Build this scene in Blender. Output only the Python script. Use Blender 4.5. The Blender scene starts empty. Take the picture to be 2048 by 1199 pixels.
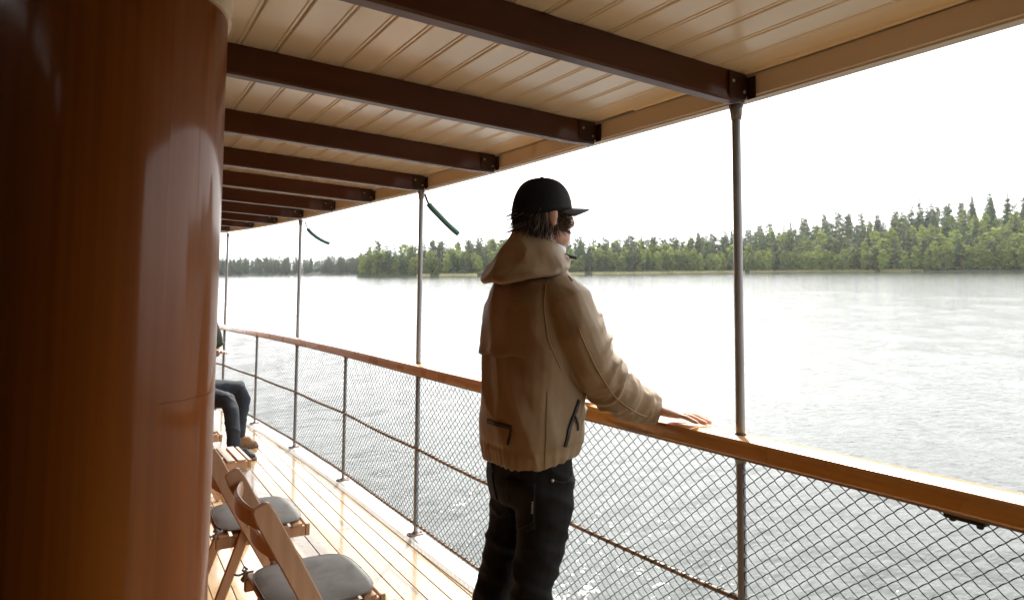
import bpy, bmesh, math, random
from mathutils import Vector, Matrix, noise, Quaternion
from mathutils.bvhtree import BVHTree
rad = math.radians
random.seed(7)
sc = bpy.context.scene
COL = sc.collection

# ------------------------------------------------------------------ camera, sky, sun, exposure
EYE = 4.0                                      # metres above the lake
cd = bpy.data.cameras.new('camera'); cam = bpy.data.objects.new('camera', cd); COL.objects.link(cam)
cd.sensor_width = 36; cd.lens = 24; cd.shift_y = -0.052; cd.clip_start = 0.05; cd.clip_end = 12000
RW = ((0.857676, 0.007858, 0.514131), (-0.514084, 0.033510, 0.857085), (-0.010494, -0.999407, 0.032781))
cam.matrix_world = Matrix(((RW[0][0], -RW[0][1], -RW[0][2], 0), (RW[1][0], -RW[1][1], -RW[1][2], 0),
                           (RW[2][0], -RW[2][1], -RW[2][2], EYE), (0, 0, 0, 1)))
cd.dof.use_dof = True; cd.dof.focus_distance = 2.7; cd.dof.aperture_fstop = 6.3
sc.camera = cam

SUN_AZ, SUN_EL = 42, 47
w = bpy.data.worlds.new('World'); sc.world = w; w.use_nodes = True
nt = w.node_tree; nt.nodes.clear()
sky = nt.nodes.new('ShaderNodeTexSky'); sky.sky_type = 'NISHITA'; sky.sun_disc = False
sky.sun_elevation = rad(SUN_EL); sky.sun_rotation = rad(SUN_AZ); sky.air_density = 1.0; sky.dust_density = 6.0; sky.ozone_density = 1.0
hs = nt.nodes.new('ShaderNodeHueSaturation'); hs.inputs['Saturation'].default_value = 0.3
nt.links.new(sky.outputs[0], hs.inputs['Color'])
tc = nt.nodes.new('ShaderNodeTexCoord'); mp = nt.nodes.new('ShaderNodeMapping'); mp.inputs['Scale'].default_value = (1, 1, 2.6)
nz = nt.nodes.new('ShaderNodeTexNoise'); nz.inputs['Scale'].default_value = 1.6; nz.inputs['Detail'].default_value = 5; nz.inputs['Roughness'].default_value = .5
rp = nt.nodes.new('ShaderNodeValToRGB'); rp.color_ramp.elements[0].position = .30; rp.color_ramp.elements[1].position = .72
rp.color_ramp.elements[0].color = (11.5, 11.5, 11.4, 1); rp.color_ramp.elements[1].color = (18, 18, 17.8, 1)
mixw = nt.nodes.new('ShaderNodeMix'); mixw.data_type = 'RGBA'; mixw.inputs[0].default_value = .72     # thin veil of cloud
nt.links.new(tc.outputs['Generated'], mp.inputs[0]); nt.links.new(mp.outputs[0], nz.inputs[0]); nt.links.new(nz.outputs[0], rp.inputs[0])
nt.links.new(hs.outputs[0], mixw.inputs[6]); nt.links.new(rp.outputs[0], mixw.inputs[7])
bg = nt.nodes.new('ShaderNodeBackground'); bg.inputs[1].default_value = 0.075
nt.links.new(mixw.outputs[2], bg.inputs[0])
ow = nt.nodes.new('ShaderNodeOutputWorld'); nt.links.new(bg.outputs[0], ow.inputs[0])

sd = bpy.data.lights.new('sun', 'SUN'); sd.energy = 2.4; sd.angle = rad(1.0); sd.color = (1, .95, .86)
sun = bpy.data.objects.new('sun', sd); COL.objects.link(sun)
SUNV = Vector((math.sin(rad(SUN_AZ)) * math.cos(rad(SUN_EL)), math.cos(rad(SUN_AZ)) * math.cos(rad(SUN_EL)), math.sin(rad(SUN_EL))))
sun.rotation_euler = SUNV.to_track_quat('Z', 'Y').to_euler(); sun.location = SUNV * 60
vs = sc.view_settings; vs.view_transform = 'Standard'; vs.look = 'None'; vs.gamma = 1; vs.exposure = 1.9; vs.use_curve_mapping = False
sc.cycles.use_denoising = True; sc.cycles.max_bounces = 10; sc.cycles.diffuse_bounces = 6; sc.cycles.glossy_bounces = 5
sc.cycles.sample_clamp_indirect = 8; sc.cycles.volume_bounces = 0; sc.cycles.caustics_reflective = False

# ------------------------------------------------------------------ helpers
# the ferry is built upright in its own frame (deck z=0, bow +Y, starboard +X) and then trimmed and heeled as it floats
BOAT = Matrix.Translation((0, 0, EYE)) @ Matrix(((0.999465, 0, 0.032692, 0), (-0.000585, 0.99984, 0.017871, 0),
        (-0.032687, -0.01788, 0.999306, 0), (0, 0, 0, 1))) @ Matrix.Translation((0, 0, -1.5))
ABOARD = []
V = Vector

def cat_rom(pts):
    def f(t):
        n = len(pts)
        i = 0
        while i < n - 2 and t > pts[i + 1][0]: i += 1
        (x0, y0), (x1, y1) = pts[i], pts[i + 1]
        u = (t - x0) / (x1 - x0)
        m0 = (y1 - pts[i - 1][1]) / (x1 - pts[i - 1][0]) if i > 0 else (y1 - y0) / (x1 - x0)
        m1 = (pts[i + 2][1] - y0) / (pts[i + 2][0] - x0) if i < n - 2 else (y1 - y0) / (x1 - x0)
        h = x1 - x0; u = max(-1, min(2, u))
        return (2*u**3 - 3*u*u + 1)*y0 + (u**3 - 2*u*u + u)*h*m0 + (-2*u**3 + 3*u*u)*y1 + (u**3 - u*u)*h*m1
    return f

def ridge(p, sc_):
    q = max(0, 1 - 2.4*abs(noise.noise(V((p[0]*sc_[0], p[1]*sc_[1], p[2]*sc_[2]))))); return 1.45*q**1.25 - .5
class MB:
    def __init__(s): s.v = []; s.f = []; s.sm = True
    def add(s, vs, fs):
        o = len(s.v); s.v += [tuple(p) for p in vs]; s.f += [tuple(i + o for i in f) for f in fs]; return s
    def box(s, c, h, rot=None):
        c = V(c); ps = []
        for x in (-1, 1):
            for y in (-1, 1):
                for z in (-1, 1):
                    p = V((x*h[0], y*h[1], z*h[2])); p = rot @ p if rot else p; ps.append(c + p)
        return s.add(ps, [(0,1,3,2), (4,6,7,5), (0,4,5,1), (2,3,7,6), (0,2,6,4), (1,5,7,3)])
    def bar(s, a, b, wv, t, up=(0, 0, 1)):
        a, b = V(a), V(b); d = (b - a).normalized(); u = V(up); x = d.cross(u)
        if x.length < 1e-4: x = d.cross(V((1, 0, 0)))
        x.normalize(); y = x.cross(d).normalized()
        R = Matrix((x, y, d)).transposed()
        return s.box((a + b) / 2, (wv / 2, t / 2, (b - a).length / 2), R)
    def loft(s, rings, cap=True, closed=True):
        n = len(rings[0]); vs_ = [p for r in rings for p in r]; fs = []
        for i in range(len(rings) - 1):
            for j in range(n if closed else n - 1):
                k = (j + 1) % n
                fs.append((i*n + j, i*n + k, (i+1)*n + k, (i+1)*n + j))
        if cap and closed:
            fs.append(tuple(range(n))[::-1]); fs.append(tuple((len(rings)-1)*n + j for j in range(n)))
        return s.add(vs_, fs)
    def tube(s, pts, r, n=8, cap=True):
        pts = [V(p) for p in pts]; m = len(pts)
        rs = r if isinstance(r, (list, tuple)) else [r] * m
        t = (pts[1] - pts[0]).normalized(); ref = V((0, 0, 1)) if abs(t.z) < .9 else V((1, 0, 0))
        x = t.cross(ref).normalized(); rings = []
        for i in range(m):
            tn = (pts[min(i+1, m-1)] - pts[max(i-1, 0)]).normalized()
            x = (x - tn * x.dot(tn)).normalized(); y = tn.cross(x)
            rr = rs[i]; ra, rb = rr if isinstance(rr, (tuple, list)) else (rr, rr)
            rings.append([pts[i] + x*math.cos(2*math.pi*k/n)*ra + y*math.sin(2*math.pi*k/n)*rb for k in range(n)])
        return s.loft(rings, cap)
    def ellipsoid(s, c, r, rot=None, nu=16, nv=10):
        c = V(c); rings = []
        for i in range(1, nv):
            a = math.pi * i / nv; ring = []
            for j in range(nu):
                b = 2*math.pi*j/nu
                p = V((r[0]*math.sin(a)*math.cos(b), r[1]*math.sin(a)*math.sin(b), -r[2]*math.cos(a)))
                ring.append(c + (rot @ p if rot else p))
            rings.append(ring)
        return s.loft(rings)
    def mesh(s, name, smooth=True, bevel=0, recalc=True):
        me = bpy.data.meshes.new(name); me.from_pydata(s.v, [], s.f)
        if bevel or recalc:
            bm = bmesh.new(); bm.from_mesh(me)
            if recalc: bmesh.ops.recalc_face_normals(bm, faces=bm.faces)
            if bevel:
                ed = [e for e in bm.edges if len(e.link_faces) == 2 and e.calc_face_angle(0) > .6]
                bmesh.ops.bevel(bm, geom=ed, offset=bevel, segments=1, affect='EDGES', clamp_overlap=True)
            bm.to_mesh(me); bm.free()
        if smooth: me.shade_smooth()
        me.update(); return me

def link(name, me, mat=None, parent=None, loc=None, boat=True):
    o = bpy.data.objects.new(name, me)
    if mat and me is not None and not me.materials: me.materials.append(mat)
    COL.objects.link(o)
    if loc is not None: o.location = loc
    if parent: o.parent = parent
    elif boat: ABOARD.append(o)
    return o
def part(name, mb, mat, parent=None, smooth=False, bevel=0, boat=True, loc=None, recalc=True):
    me = mb if isinstance(mb, bpy.types.Mesh) else mb.mesh(name, smooth, bevel, recalc)
    return link(name, me, mat, parent, loc, boat)
def thing(name, label, category, loc=(0, 0, 0), group=None, boat=True, rz=0):
    o = link(name, None, None, None, loc, boat); o.empty_display_size = .1; o.rotation_euler.z = rz
    tag(o, label, category, group); return o
def tag(o, label=None, category=None, group=None, kind=None):
    if label: o['label'] = label
    if category: o['category'] = category
    if group: o['group'] = group
    if kind: o['kind'] = kind
    return o
def copy_tree(o, parent=None, boat=True):
    c = o.copy(); COL.objects.link(c); c.parent = parent
    if parent is None and boat: ABOARD.append(c)
    for ch in list(o.children): copy_tree(ch, c)
    return c
def autosmooth(o, ang=40):
    me = o.data; me.shade_smooth()
    try: me.set_sharp_from_angle(angle=rad(ang))
    except Exception: pass
    return o

# ------------------------------------------------------------------ materials
def material(name, c1, c2=None, scale=(8, 8, 8), detail=4, rough=.5, bump=0, bscale=None, metal=0, coat=0, coat_rough=.08, spec=.5,
             rnd=0, ramp=(.3, .7), sub=0, sheen=0, dist=0, extra=None, rough_var=0):
    m = bpy.data.materials.new(name); m.use_nodes = True; t = m.node_tree; p = t.nodes['Principled BSDF']; L = t.links
    p.inputs['Roughness'].default_value = rough; p.inputs['Metallic'].default_value = metal
    p.inputs['Coat Weight'].default_value = coat; p.inputs['Coat Roughness'].default_value = coat_rough
    p.inputs['Specular IOR Level'].default_value = spec; p.inputs['Sheen Weight'].default_value = sheen
    p.inputs['Base Color'].default_value = (*c1, 1)
    co = t.nodes.new('ShaderNodeTexCoord'); oi = t.nodes.new('ShaderNodeObjectInfo')
    ad = t.nodes.new('ShaderNodeVectorMath'); ad.operation = 'MULTIPLY_ADD'
    L.new(oi.outputs['Random'], ad.inputs[0]); ad.inputs[1].default_value = (7.3, 3.1, 5.7) if rnd else (0, 0, 0); L.new(co.outputs['Object'], ad.inputs[2])
    mp_ = t.nodes.new('ShaderNodeMapping'); mp_.inputs['Scale'].default_value = scale; L.new(ad.outputs[0], mp_.inputs[0])
    nz_ = t.nodes.new('ShaderNodeTexNoise'); nz_.inputs['Scale'].default_value = 1; nz_.inputs['Detail'].default_value = detail
    nz_.inputs['Distortion'].default_value = dist
    L.new(mp_.outputs[0], nz_.inputs[0])
    col = None
    if c2:
        r = t.nodes.new('ShaderNodeValToRGB'); r.color_ramp.elements[0].position = ramp[0]; r.color_ramp.elements[1].position = ramp[1]
        r.color_ramp.elements[0].color = (*c1, 1); r.color_ramp.elements[1].color = (*c2, 1)
        L.new(nz_.outputs[0], r.inputs[0]); col = r.outputs[0]
    if rnd and col:
        h = t.nodes.new('ShaderNodeHueSaturation'); mr = t.nodes.new('ShaderNodeMapRange')
        mr.inputs[3].default_value = 1 - rnd; mr.inputs[4].default_value = 1 + rnd
        L.new(oi.outputs['Random'], mr.inputs[0]); L.new(mr.outputs[0], h.inputs['Value']); L.new(col, h.inputs['Color']); col = h.outputs[0]
    if extra: col = extra(t, co, col)
    if col: L.new(col, p.inputs['Base Color'])
    if rough_var:
        n3 = t.nodes.new('ShaderNodeTexNoise'); n3.inputs['Scale'].default_value = 5; n3.inputs['Detail'].default_value = 5; L.new(co.outputs['Object'], n3.inputs[0])
        mr = t.nodes.new('ShaderNodeMapRange'); mr.inputs[1].default_value = .3; mr.inputs[2].default_value = .7
        mr.inputs[3].default_value = max(.02, rough - rough_var); mr.inputs[4].default_value = rough + rough_var
        L.new(n3.outputs[0], mr.inputs[0]); L.new(mr.outputs[0], p.inputs['Roughness'])
        if coat:
            mr2 = t.nodes.new('ShaderNodeMapRange'); mr2.inputs[1].default_value = .35; mr2.inputs[2].default_value = .7
            mr2.inputs[3].default_value = coat_rough * .5; mr2.inputs[4].default_value = coat_rough * 2
            L.new(n3.outputs[0], mr2.inputs[0]); L.new(mr2.outputs[0], p.inputs['Coat Roughness'])
    if bump:
        b = t.nodes.new('ShaderNodeBump'); b.inputs['Strength'].default_value = 1; b.inputs['Distance'].default_value = bump
        n2 = nz_
        if bscale:
            mp2 = t.nodes.new('ShaderNodeMapping'); mp2.inputs['Scale'].default_value = bscale if isinstance(bscale, tuple) else (bscale,)*3
            L.new(co.outputs['Object'], mp2.inputs[0]); n2 = t.nodes.new('ShaderNodeTexNoise'); n2.inputs['Scale'].default_value = 1; n2.inputs['Detail'].default_value = 3
            L.new(mp2.outputs[0], n2.inputs[0])
        L.new(n2.outputs[0], b.inputs['Height']); L.new(b.outputs[0], p.inputs['Normal'])
        if coat: L.new(b.outputs[0], p.inputs['Coat Normal'])
    return m

def blotch(color, scale, lo, hi, vec=(1, 1, 1)):
    def f(t, co, col):
        mp_ = t.nodes.new('ShaderNodeMapping'); mp_.inputs['Scale'].default_value = vec; t.links.new(co.outputs['Object'], mp_.inputs[0])
        n = t.nodes.new('ShaderNodeTexNoise'); n.inputs['Scale'].default_value = scale; n.inputs['Detail'].default_value = 6; t.links.new(mp_.outputs[0], n.inputs[0])
        mr = t.nodes.new('ShaderNodeMapRange'); mr.inputs[1].default_value = lo; mr.inputs[2].default_value = hi; t.links.new(n.outputs[0], mr.inputs[0])
        x = t.nodes.new('ShaderNodeMix'); x.data_type = 'RGBA'; t.links.new(mr.outputs[0], x.inputs[0])
        t.links.new(col, x.inputs[6]); x.inputs[7].default_value = (*color, 1); return x.outputs[2]
    return f

M_deck = material('varnished deck pine', (.32, .205, .098), (.44, .305, .16), (40, 2.2, 40), 6, .32, .0006, (9, 3, 9), coat=1, coat_rough=.08, rnd=.14, rough_var=.1,
                  extra=blotch((.20, .08, .02), 1.6, .56, .72, (1, .4, 1)))
M_caulk = material('deck caulking', (.02, .016, .013), (.035, .03, .025), rough=.7)
M_white = material('white deck paint', (.54, .53, .52), (.60, .59, .58), (5, 3, 5), 5, .35, .0008, 7, coat=.3, coat_rough=.15, extra=blotch((.30, .18, .10), 3.1, .64, .78))
M_cream = material('cream gloss ceiling paint', (.83, .745, .59), (.87, .79, .65), (3, 1.2, 3), 5, .3, .0012, (14, 5, 14), coat=.7, coat_rough=.2, rnd=.05, extra=blotch((.70, .57, .42), 2.4, .6, .8))
M_fascia = material('cream edge paint', (.70, .61, .51), (.76, .68, .58), (6, 2, 6), 5, .35, .0015, 11, coat=.2, extra=blotch((.40, .28, .2), 4.5, .66, .8))
M_trim = material('pale edge strip', (.62, .58, .53), (.72, .68, .62), (9, 9, 9), 4, .4)
M_brown = material('brown gloss beam paint', (.070, .0205, .0072), (.10, .031, .011), (2, 14, 14), 5, .42, .0010, (7, 22, 22), coat=.16, coat_rough=.16, spec=.25, rnd=.06)
M_bracket = material('dark brown end plate', (.030, .0095, .004), (.044, .014, .006), (20, 20, 20), 4, .45, .001, 30, coat=.1)
M_screw = material('screw head', (.45, .42, .38), (.55, .5, .45), (60, 60, 60), 2, .35, metal=.8)
M_mahog = material('varnished mahogany', (.165, .044, .0036), (.225, .066, .0054), (60, 60, .9), 6, .45, .0004, (18, 18, 1.2), coat=.32, coat_rough=.10, spec=.1, ramp=(.28, .75),
                   extra=blotch((.26, .085, .0075), 1.5, .5, .8, (3, 3, .5)), rough_var=.06)
M_bulk = material('dark panelled bulkhead', (.022, .008, .004), (.04, .014, .006), (30, 30, 1.5), 5, .4)
M_rail = material('varnished handrail', (.45, .215, .055), (.60, .31, .088), (60, 1.6, 60), 6, .3, .0005, (30, 2, 30), coat=.9, coat_rough=.10,
                  extra=blotch((.15, .045, .012), 2.2, .64, .72, (6, .8, 6)), rough_var=.08)
M_steel = material('grey painted steel', (.185, .195, .21), (.25, .26, .275), (12, 12, 5), 5, .38, .0009, 28, coat=.25, coat_rough=.2, extra=blotch((.15, .08, .05), 7, .68, .76))
M_rust = material('rusty base plate', (.12, .07, .05), (.24, .20, .18), (40, 40, 40), 5, .6, .001, 60)
M_rod = material('worn painted rod', (.16, .11, .08), (.34, .27, .21), (25, 10, 25), 5, .5, .0012, 80)
M_wire = material('galvanised wire', (.014, .013, .012), (.03, .028, .026), (30, 30, 30), 2, .6, spec=.25)
M_beech = material('beech chair wood', (.42, .255, .155), (.52, .335, .215), (45, 45, 5), 5, .38, .0003, coat=.25, coat_rough=.2, rnd=.05)
M_cush = material('grey cushion cloth', (.185, .185, .18), (.225, .225, .215), (9, 9, 9), 4, .9, .0016, 16, sheen=.2, extra=blotch((.15, .15, .145), 12, .55, .7))
M_cord = material('dark cord', (.03, .03, .03), (.06, .06, .055), (60, 60, 60), 3, .8)
M_jacket = material('tan waxed jacket cloth', (.200, .136, .072), (.255, .178, .097), (6, 6, 6), 4, .55, .0016, (26, 26, 15), sheen=.15, spec=.4)
def creases(m, scale, dist):
    t = m.node_tree; b = [n for n in t.nodes if n.type == 'BUMP'][0]; co = [n for n in t.nodes if n.type == 'TEX_COORD'][0]
    mp_ = t.nodes.new('ShaderNodeMapping'); mp_.inputs['Scale'].default_value = scale; mp_.inputs['Rotation'].default_value = (.5, .3, .2)
    n = t.nodes.new('ShaderNodeTexNoise'); n.noise_type = 'RIDGED_MULTIFRACTAL'; n.inputs['Scale'].default_value = 1; n.inputs['Detail'].default_value = 2.5; n.inputs['Distortion'].default_value = .6
    b2 = t.nodes.new('ShaderNodeBump'); b2.inputs['Strength'].default_value = 1; b2.inputs['Distance'].default_value = dist
    t.links.new(co.outputs['Object'], mp_.inputs[0]); t.links.new(mp_.outputs[0], n.inputs[0]); t.links.new(n.outputs[0], b2.inputs['Height'])
    t.links.new(b.outputs[0], b2.inputs['Normal']); t.links.new(b2.outputs[0], t.nodes['Principled BSDF'].inputs['Normal'])
creases(M_jacket, (11, 11, 6), .0042)
M_jacket_in = material('pale jacket lining', (.50, .52, .55), (.6, .62, .64), (30, 30, 30), 3, .8)
M_zip = material('black zip tape', (.008, .008, .009), (.014, .014, .015), (80, 80, 80), 2, .5)
M_trouser = material('black denim', (.0032, .0029, .0026), (.0075, .0068, .006), (5, 5, 3), 5, .75, .0012, (35, 35, 18), sheen=0, spec=.18)
M_stitch = material('faded pocket edge', (.010, .0095, .009), (.016, .015, .014), (60, 60, 60), 2, .8)
M_tab = material('pale thread', (.5, .5, .5), (.6, .6, .6), (60, 60, 60), 2, .8)
M_cap = material('black cap cloth', (.0035, .0035, .004), (.006, .006, .007), (200, 200, 200), 2, .75, .0004, 260, sheen=0, spec=.2)
M_brim = material('charcoal brim', (.010, .010, .0105), (.016, .016, .016), (160, 160, 160), 2, .7)
M_hair = material('brown hair', (.026, .014, .007), (.075, .042, .021), (120, 120, 20), 2, .45, spec=.5)
M_skin = material('skin', (.50, .29, .215), (.60, .36, .28), (22, 22, 22), 4, .5, .0005, 120)
M_eye = material('eye', (.6, .6, .58), (.7, .68, .66), (9, 9, 9), 1, .15)
M_shoe_tan = material('tan suede shoe', (.17, .095, .05), (.24, .14, .075), (30, 30, 30), 3, .8)
M_sole = material('shoe sole', (.10, .06, .035), (.15, .09, .06), (30, 30, 30), 3, .7)
M_navy = material('navy canvas shoe', (.012, .016, .03), (.02, .027, .045), (60, 60, 60), 3, .8)
M_jean = material('dark blue jeans', (.007, .011, .019), (.014, .020, .032), (14, 14, 6), 5, .8, .0012, 40)
M_green_coat = material('olive green coat', (.020, .026, .014), (.036, .044, .024), (10, 10, 10), 4, .8, .002, 25)
M_grey_shirt = material('pale grey shirt', (.40, .40, .39), (.5, .5, .48), (10, 10, 10), 3, .85)
M_hose = material('dark green hose', (.006, .050, .036), (.009, .07, .05), (20, 20, 20), 3, .35)
M_hull = material('white hull paint', (.62, .62, .6), (.7, .7, .68), (2, 2, 2), 3, .4)

# ------------------------------------------------------------------ the ferry's lines
xr = cat_rom([(-3, 1.84), (-1, 1.825), (.7, 1.80), (1.53, 1.775), (2.6, 1.735), (3.96, 1.70), (5.345, 1.675), (6.66, 1.612), (8.04, 1.505), (9.4, 1.36), (11, 1.13), (12.5, .86)])
xe = cat_rom([(-3, 1.81), (-1, 1.81), (.6, 1.81), (1.53, 1.82), (2.31, 1.80), (3.15, 1.785), (3.98, 1.745), (4.82, 1.70), (5.7, 1.665), (6.6, 1.625), (7.4, 1.57), (8.3, 1.48), (9.1, 1.36), (11, 1.02), (12.5, .72)])
def ze(y): return 2.12 + (.015 * (y - 4) if y > 4 else 0)
CAMB = .042
def zc(x, y): return ze(y) + .098 + CAMB * (1.8 - x)                 # underside of the ceiling boards
Y0, Y1 = -2.6, 12.0

# deck: planks over caulked base, white covering board
deck = link('deck', None); tag(deck, 'varnished pine plank side deck with white painted edge', None, None, 'structure')
mb = MB(); rr = []
for i in range(30):
    y = Y0 + (Y1 - Y0) * i / 29; e = xr(y) + .05
    rr.append([(-1.3, y, -.09), (e, y, -.09), (e, y, -.011), (-1.3, y, -.011)])
part('deck_base', mb.loft(rr), M_caulk, deck)
PW = .1; random.seed(3)
x = -1.28; k = 0
while x < 1.64:
    y = Y0
    yl = Y0 - random.uniform(0, 3)
    while yl < Y1:
        L_ = random.uniform(3.2, 5.2); a, b = max(yl, Y0) + .0012, min(yl + L_, Y1) - .0012; yl += L_
        if b - a < .1: continue
        # stop the plank where the covering board begins
        def inner(yy): return xr(yy) - .085
        def edge_y(xx):
            yy = a
            while yy < b and inner(yy) > xx: yy += .05
            return yy
        x0, x1 = x + .0022, x + PW - .0022
        if inner(a) <= x0: continue
        n = 10; ring = []
        bb = min(b, edge_y(x0))
        for i in range(n + 1):
            yy = a + (bb - a) * i / n; xx1 = min(x1, max(x0 + .001, inner(yy)))
            dz = random.uniform(-.0006, .0006) if i in (0, n) else 0
            ring.append([(x0, yy, -.0105), (xx1, yy, -.0105), (xx1, yy, -.0012 + dz), (xx1 - min(.002, (xx1-x0)*.3), yy, dz), (x0 + min(.002, (xx1-x0)*.3), yy, dz), (x0, yy, -.0012 + dz)])
        part('plank', MB().loft(ring), M_deck, deck)
    x += PW; k += 1
rr = []
for i in range(60):
    y = Y0 + (Y1 - Y0) * i / 59; e = xr(y)
    rr.append([(e - .083, y, -.0108), (e + .055, y, -.0108), (e + .055, y, .012), (e + .048, y, .016), (e - .06, y, .014), (e - .083, y, .004)])
part('covering_board', MB().loft(rr), M_white, deck)

# hull side below the deck
rr = []
for i in range(40):
    y = Y0 - 3 + (Y1 + 1 - Y0) * i / 39; e = xr(max(y, -3)) + .045
    rr.append([(e - .25, y, -2.95), (e, y, -1.5), (e + .02, y, -.20), (e, y, -.092), (-1.4, y, -.092), (-1.4, y, -2.95)])
o = part('hull', MB().loft(rr), M_hull, smooth=False)
tag(o, 'white painted hull side of the ferry below the deck edge', 'hull')

# ------------------------------------------------------------------ canopy roof
roof = thing('canopy_roof', 'cream boarded canopy roof on brown beams over the side deck', 'roof', (0, 0, 2.12))
ro = V((0, 0, 2.12))
BEAMS = [-2.0, -1.1, -.25, .55, 1.53, 2.31, 3.15, 3.98, 4.82, 5.7, 6.6, 7.45, 8.3, 9.15, 10.0, 10.9, 11.8]
BW = .11; x = -1.3
random.seed(5)
ys = [Y0 + (Y1 - Y0) * i / 110 for i in range(111)]
while x < 1.80:
    rr = []; xa, xb = x + .0008, x + BW - .0008
    jz = random.uniform(-.0012, .0012)
    prof = [(0, .0035), (.0035, 0), (BW - .020, 0), (BW - .0175, .0042), (BW - .0150, .0042), (BW - .0120, .0005), (BW - .0060, .0005), (BW - .0016, .0045)]
    for y in ys:
        lim = xe(y) - .022; pr = []
        for (px, pz) in prof:
            xx = min(xa + px, max(lim, xa + .004 * px)); pr.append(V((xx, y, zc(xx, y) + pz + jz)) - ro)
        top = [V((pr[-1].x, y, pr[-1].z + .016)), V((pr[0].x, y, pr[0].z + .016))]
        rr.append(pr + top)
    # leave out the stretch where the curved edge has cut the board away
    rr = [r for r, y in zip(rr, ys) if xe(y) - .022 > xa + .0006]
    if len(rr) > 1: part('ceiling_board', MB().loft(rr), M_cream, roof)
    x += BW
rr = []
for y in ys:
    lim = xe(y) + .03
    rr.append([V((-1.32, y, zc(-1.32, y) + .03)) - ro, V((lim, y, zc(lim, y) + .03)) - ro, V((lim, y, zc(lim, y) + .07)) - ro, V((-1.32, y, zc(-1.32, y) + .07)) - ro])
part('roof_cover', MB().loft(rr), M_trim, roof)
rr = []; r2 = []
for i in range(90):
    y = Y0 + (Y1 - Y0) * i / 89; e = xe(y); z = ze(y); wv = .0008 * math.sin(i * 1.7)
    rr.append([V((e - .018 + wv, y, z + .026)) - ro, V((e + .012, y, z + .026)) - ro, V((e + .012, y, z + .10)) - ro, V((e - .018 + wv, y, z + .094)) - ro])
    z += .026; e += .004
    r2.append([V((e - .008, y, z - .006)) - ro, V((e + .028, y, z - .007)) - ro, V((e + .028, y, z + .095)) - ro, V((e + .0125, y, z + .095)) - ro, V((e + .0125, y, z + .0035)) - ro, V((e - .008, y, z + .0035)) - ro])
part('fascia', MB().loft(rr), M_fascia, roof)
part('edge_strip', MB().loft(r2), M_trim, roof)
BT, BH = .052, .098
for bi, by in enumerate(BEAMS):
    e = xe(by) - .026; z0 = ze(by); rr = []
    m = MB(); n = 26
    for i in range(n + 1):
        xx = -1.3 + (e + 1.3) * i / n
        zt = zc(xx, by) - .001; zb = zt - BH
        g = .0009 * math.sin(i * 2.1 + bi); q = 0
        if i == n: q = .006
        c = .007
        rr.append([V((xx, by - BT/2 + g + q, zb + c + q)) - ro, V((xx, by - BT/2 + c, zb + q)) - ro, V((xx, by + BT/2 - c, zb + q)) - ro, V((xx, by + BT/2, zb + c + q)) - ro,
                   V((xx, by + BT/2, zt)) - ro, V((xx, by - BT/2 + g, zt)) - ro])
    bo = autosmooth(part('beam', m.loft(rr), M_brown, roof), 35)
    # bent end plate, rounded at its lower corner
    pm = MB(); out = []
    zt, zb = zc(e - .05, by) - .006, zc(e - .05, by) - BH + .004
    pl = [(e - .085, zt), (e - .001, zt - .003), (e - .001, zb + .02), (e - .008, zb + .006), (e - .022, zb), (e - .072, zb + .003), (e - .085, zb + .016)]
    for dy in (-BT/2 - .006, -BT/2 - .0015):
        out.append([V((a, by + dy, b)) - ro for a, b in pl])
    pm.loft(out); pm.box(V((e + .004, by - BT/2 - .018, (zt + zb)/2)) - ro, (.0028, .017, (zt - zb) * .42))
    part('end_bracket', pm, M_bracket, bo, bevel=.0012)
    for (sx, sz) in ((-.066, .68), (-.016, .34)):
        s_ = MB(); ctr = V((e + sx, by - BT/2 - .006, zb + (zt - zb) * sz)) - ro
        s_.tube([ctr, ctr + V((0, -.0025, 0)), ctr + V((0, -.0035, 0))], [.0058, .0052, .003], 10); part('screw', s_, M_screw, bo)

# ------------------------------------------------------------------ railing
railing = thing('railing', 'varnished wooden handrail on steel stanchions with chain-link mesh below', 'railing', (1.7, 4, 0))
RO = V((1.7, 4, 0))
RT, RB = 1.047, .988
def rail_sec(y0, y1, name='handrail'):
    rr = []; n = max(4, int((y1 - y0) / .12))
    for i in range(n + 1):
        y = y0 + (y1 - y0) * i / n; e = xr(y); hw = .058; wob = .0012 * math.sin(y * 3.1)
        sec = [(-hw, RB + .006), (-hw + .006, RB), (hw - .006, RB), (hw, RB + .006), (hw, RT - .018), (hw - .007, RT - .006), (hw - .022, RT), (-hw + .022, RT + .001), (-hw + .007, RT - .005), (-hw, RT - .018)]
        sk = .018 * math.sin(0)                        # square cut
        rr.append([V((e + a + wob, y + (a + hw) * (.35 if i in (0, n) else 0), b)) - RO for a, b in sec])
    return autosmooth(part(name, MB().loft(rr), M_rail, railing), 30)
for a, b in ((-2.6, 1.387), (1.389, 2.28), (2.282, 5.2), (5.202, 8.6), (8.602, 11.9)): rail_sec(a, b)
def plate(m, c):
    m.box(V((c[0], c[1], .019)), (.055, .032, .0035))
def base_plate(parent, c, org):
    m = MB()
    pts = [(-.052, -.012), (-.04, -.03), (.04, -.03), (.052, -.012), (.052, .012), (.04, .03), (-.04, .03), (-.052, .012)]
    c = V(c)
    m.loft([[V((c.x + a*k, c.y + b*k, z)) - org for a, b in pts] for z, k in ((.0155, 1), (.022, 1), (.0235, .96))])
    m.tube([V((c.x, c.y, .0235)) - org, V((c.x, c.y, .032)) - org], [.026, .02], 14)
    part('base_plate', m, M_rust, parent)
    for dx in (-.036, .036):
        b = MB(); b.tube([V((c.x + dx, c.y, .0236)) - org, V((c.x + dx, c.y, .030)) - org], [.008, .007], 6); part('bolt', b, M_rust, parent)
POSTS = [-.9, 1.53, 3.96, 6.66, 9.4]
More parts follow.
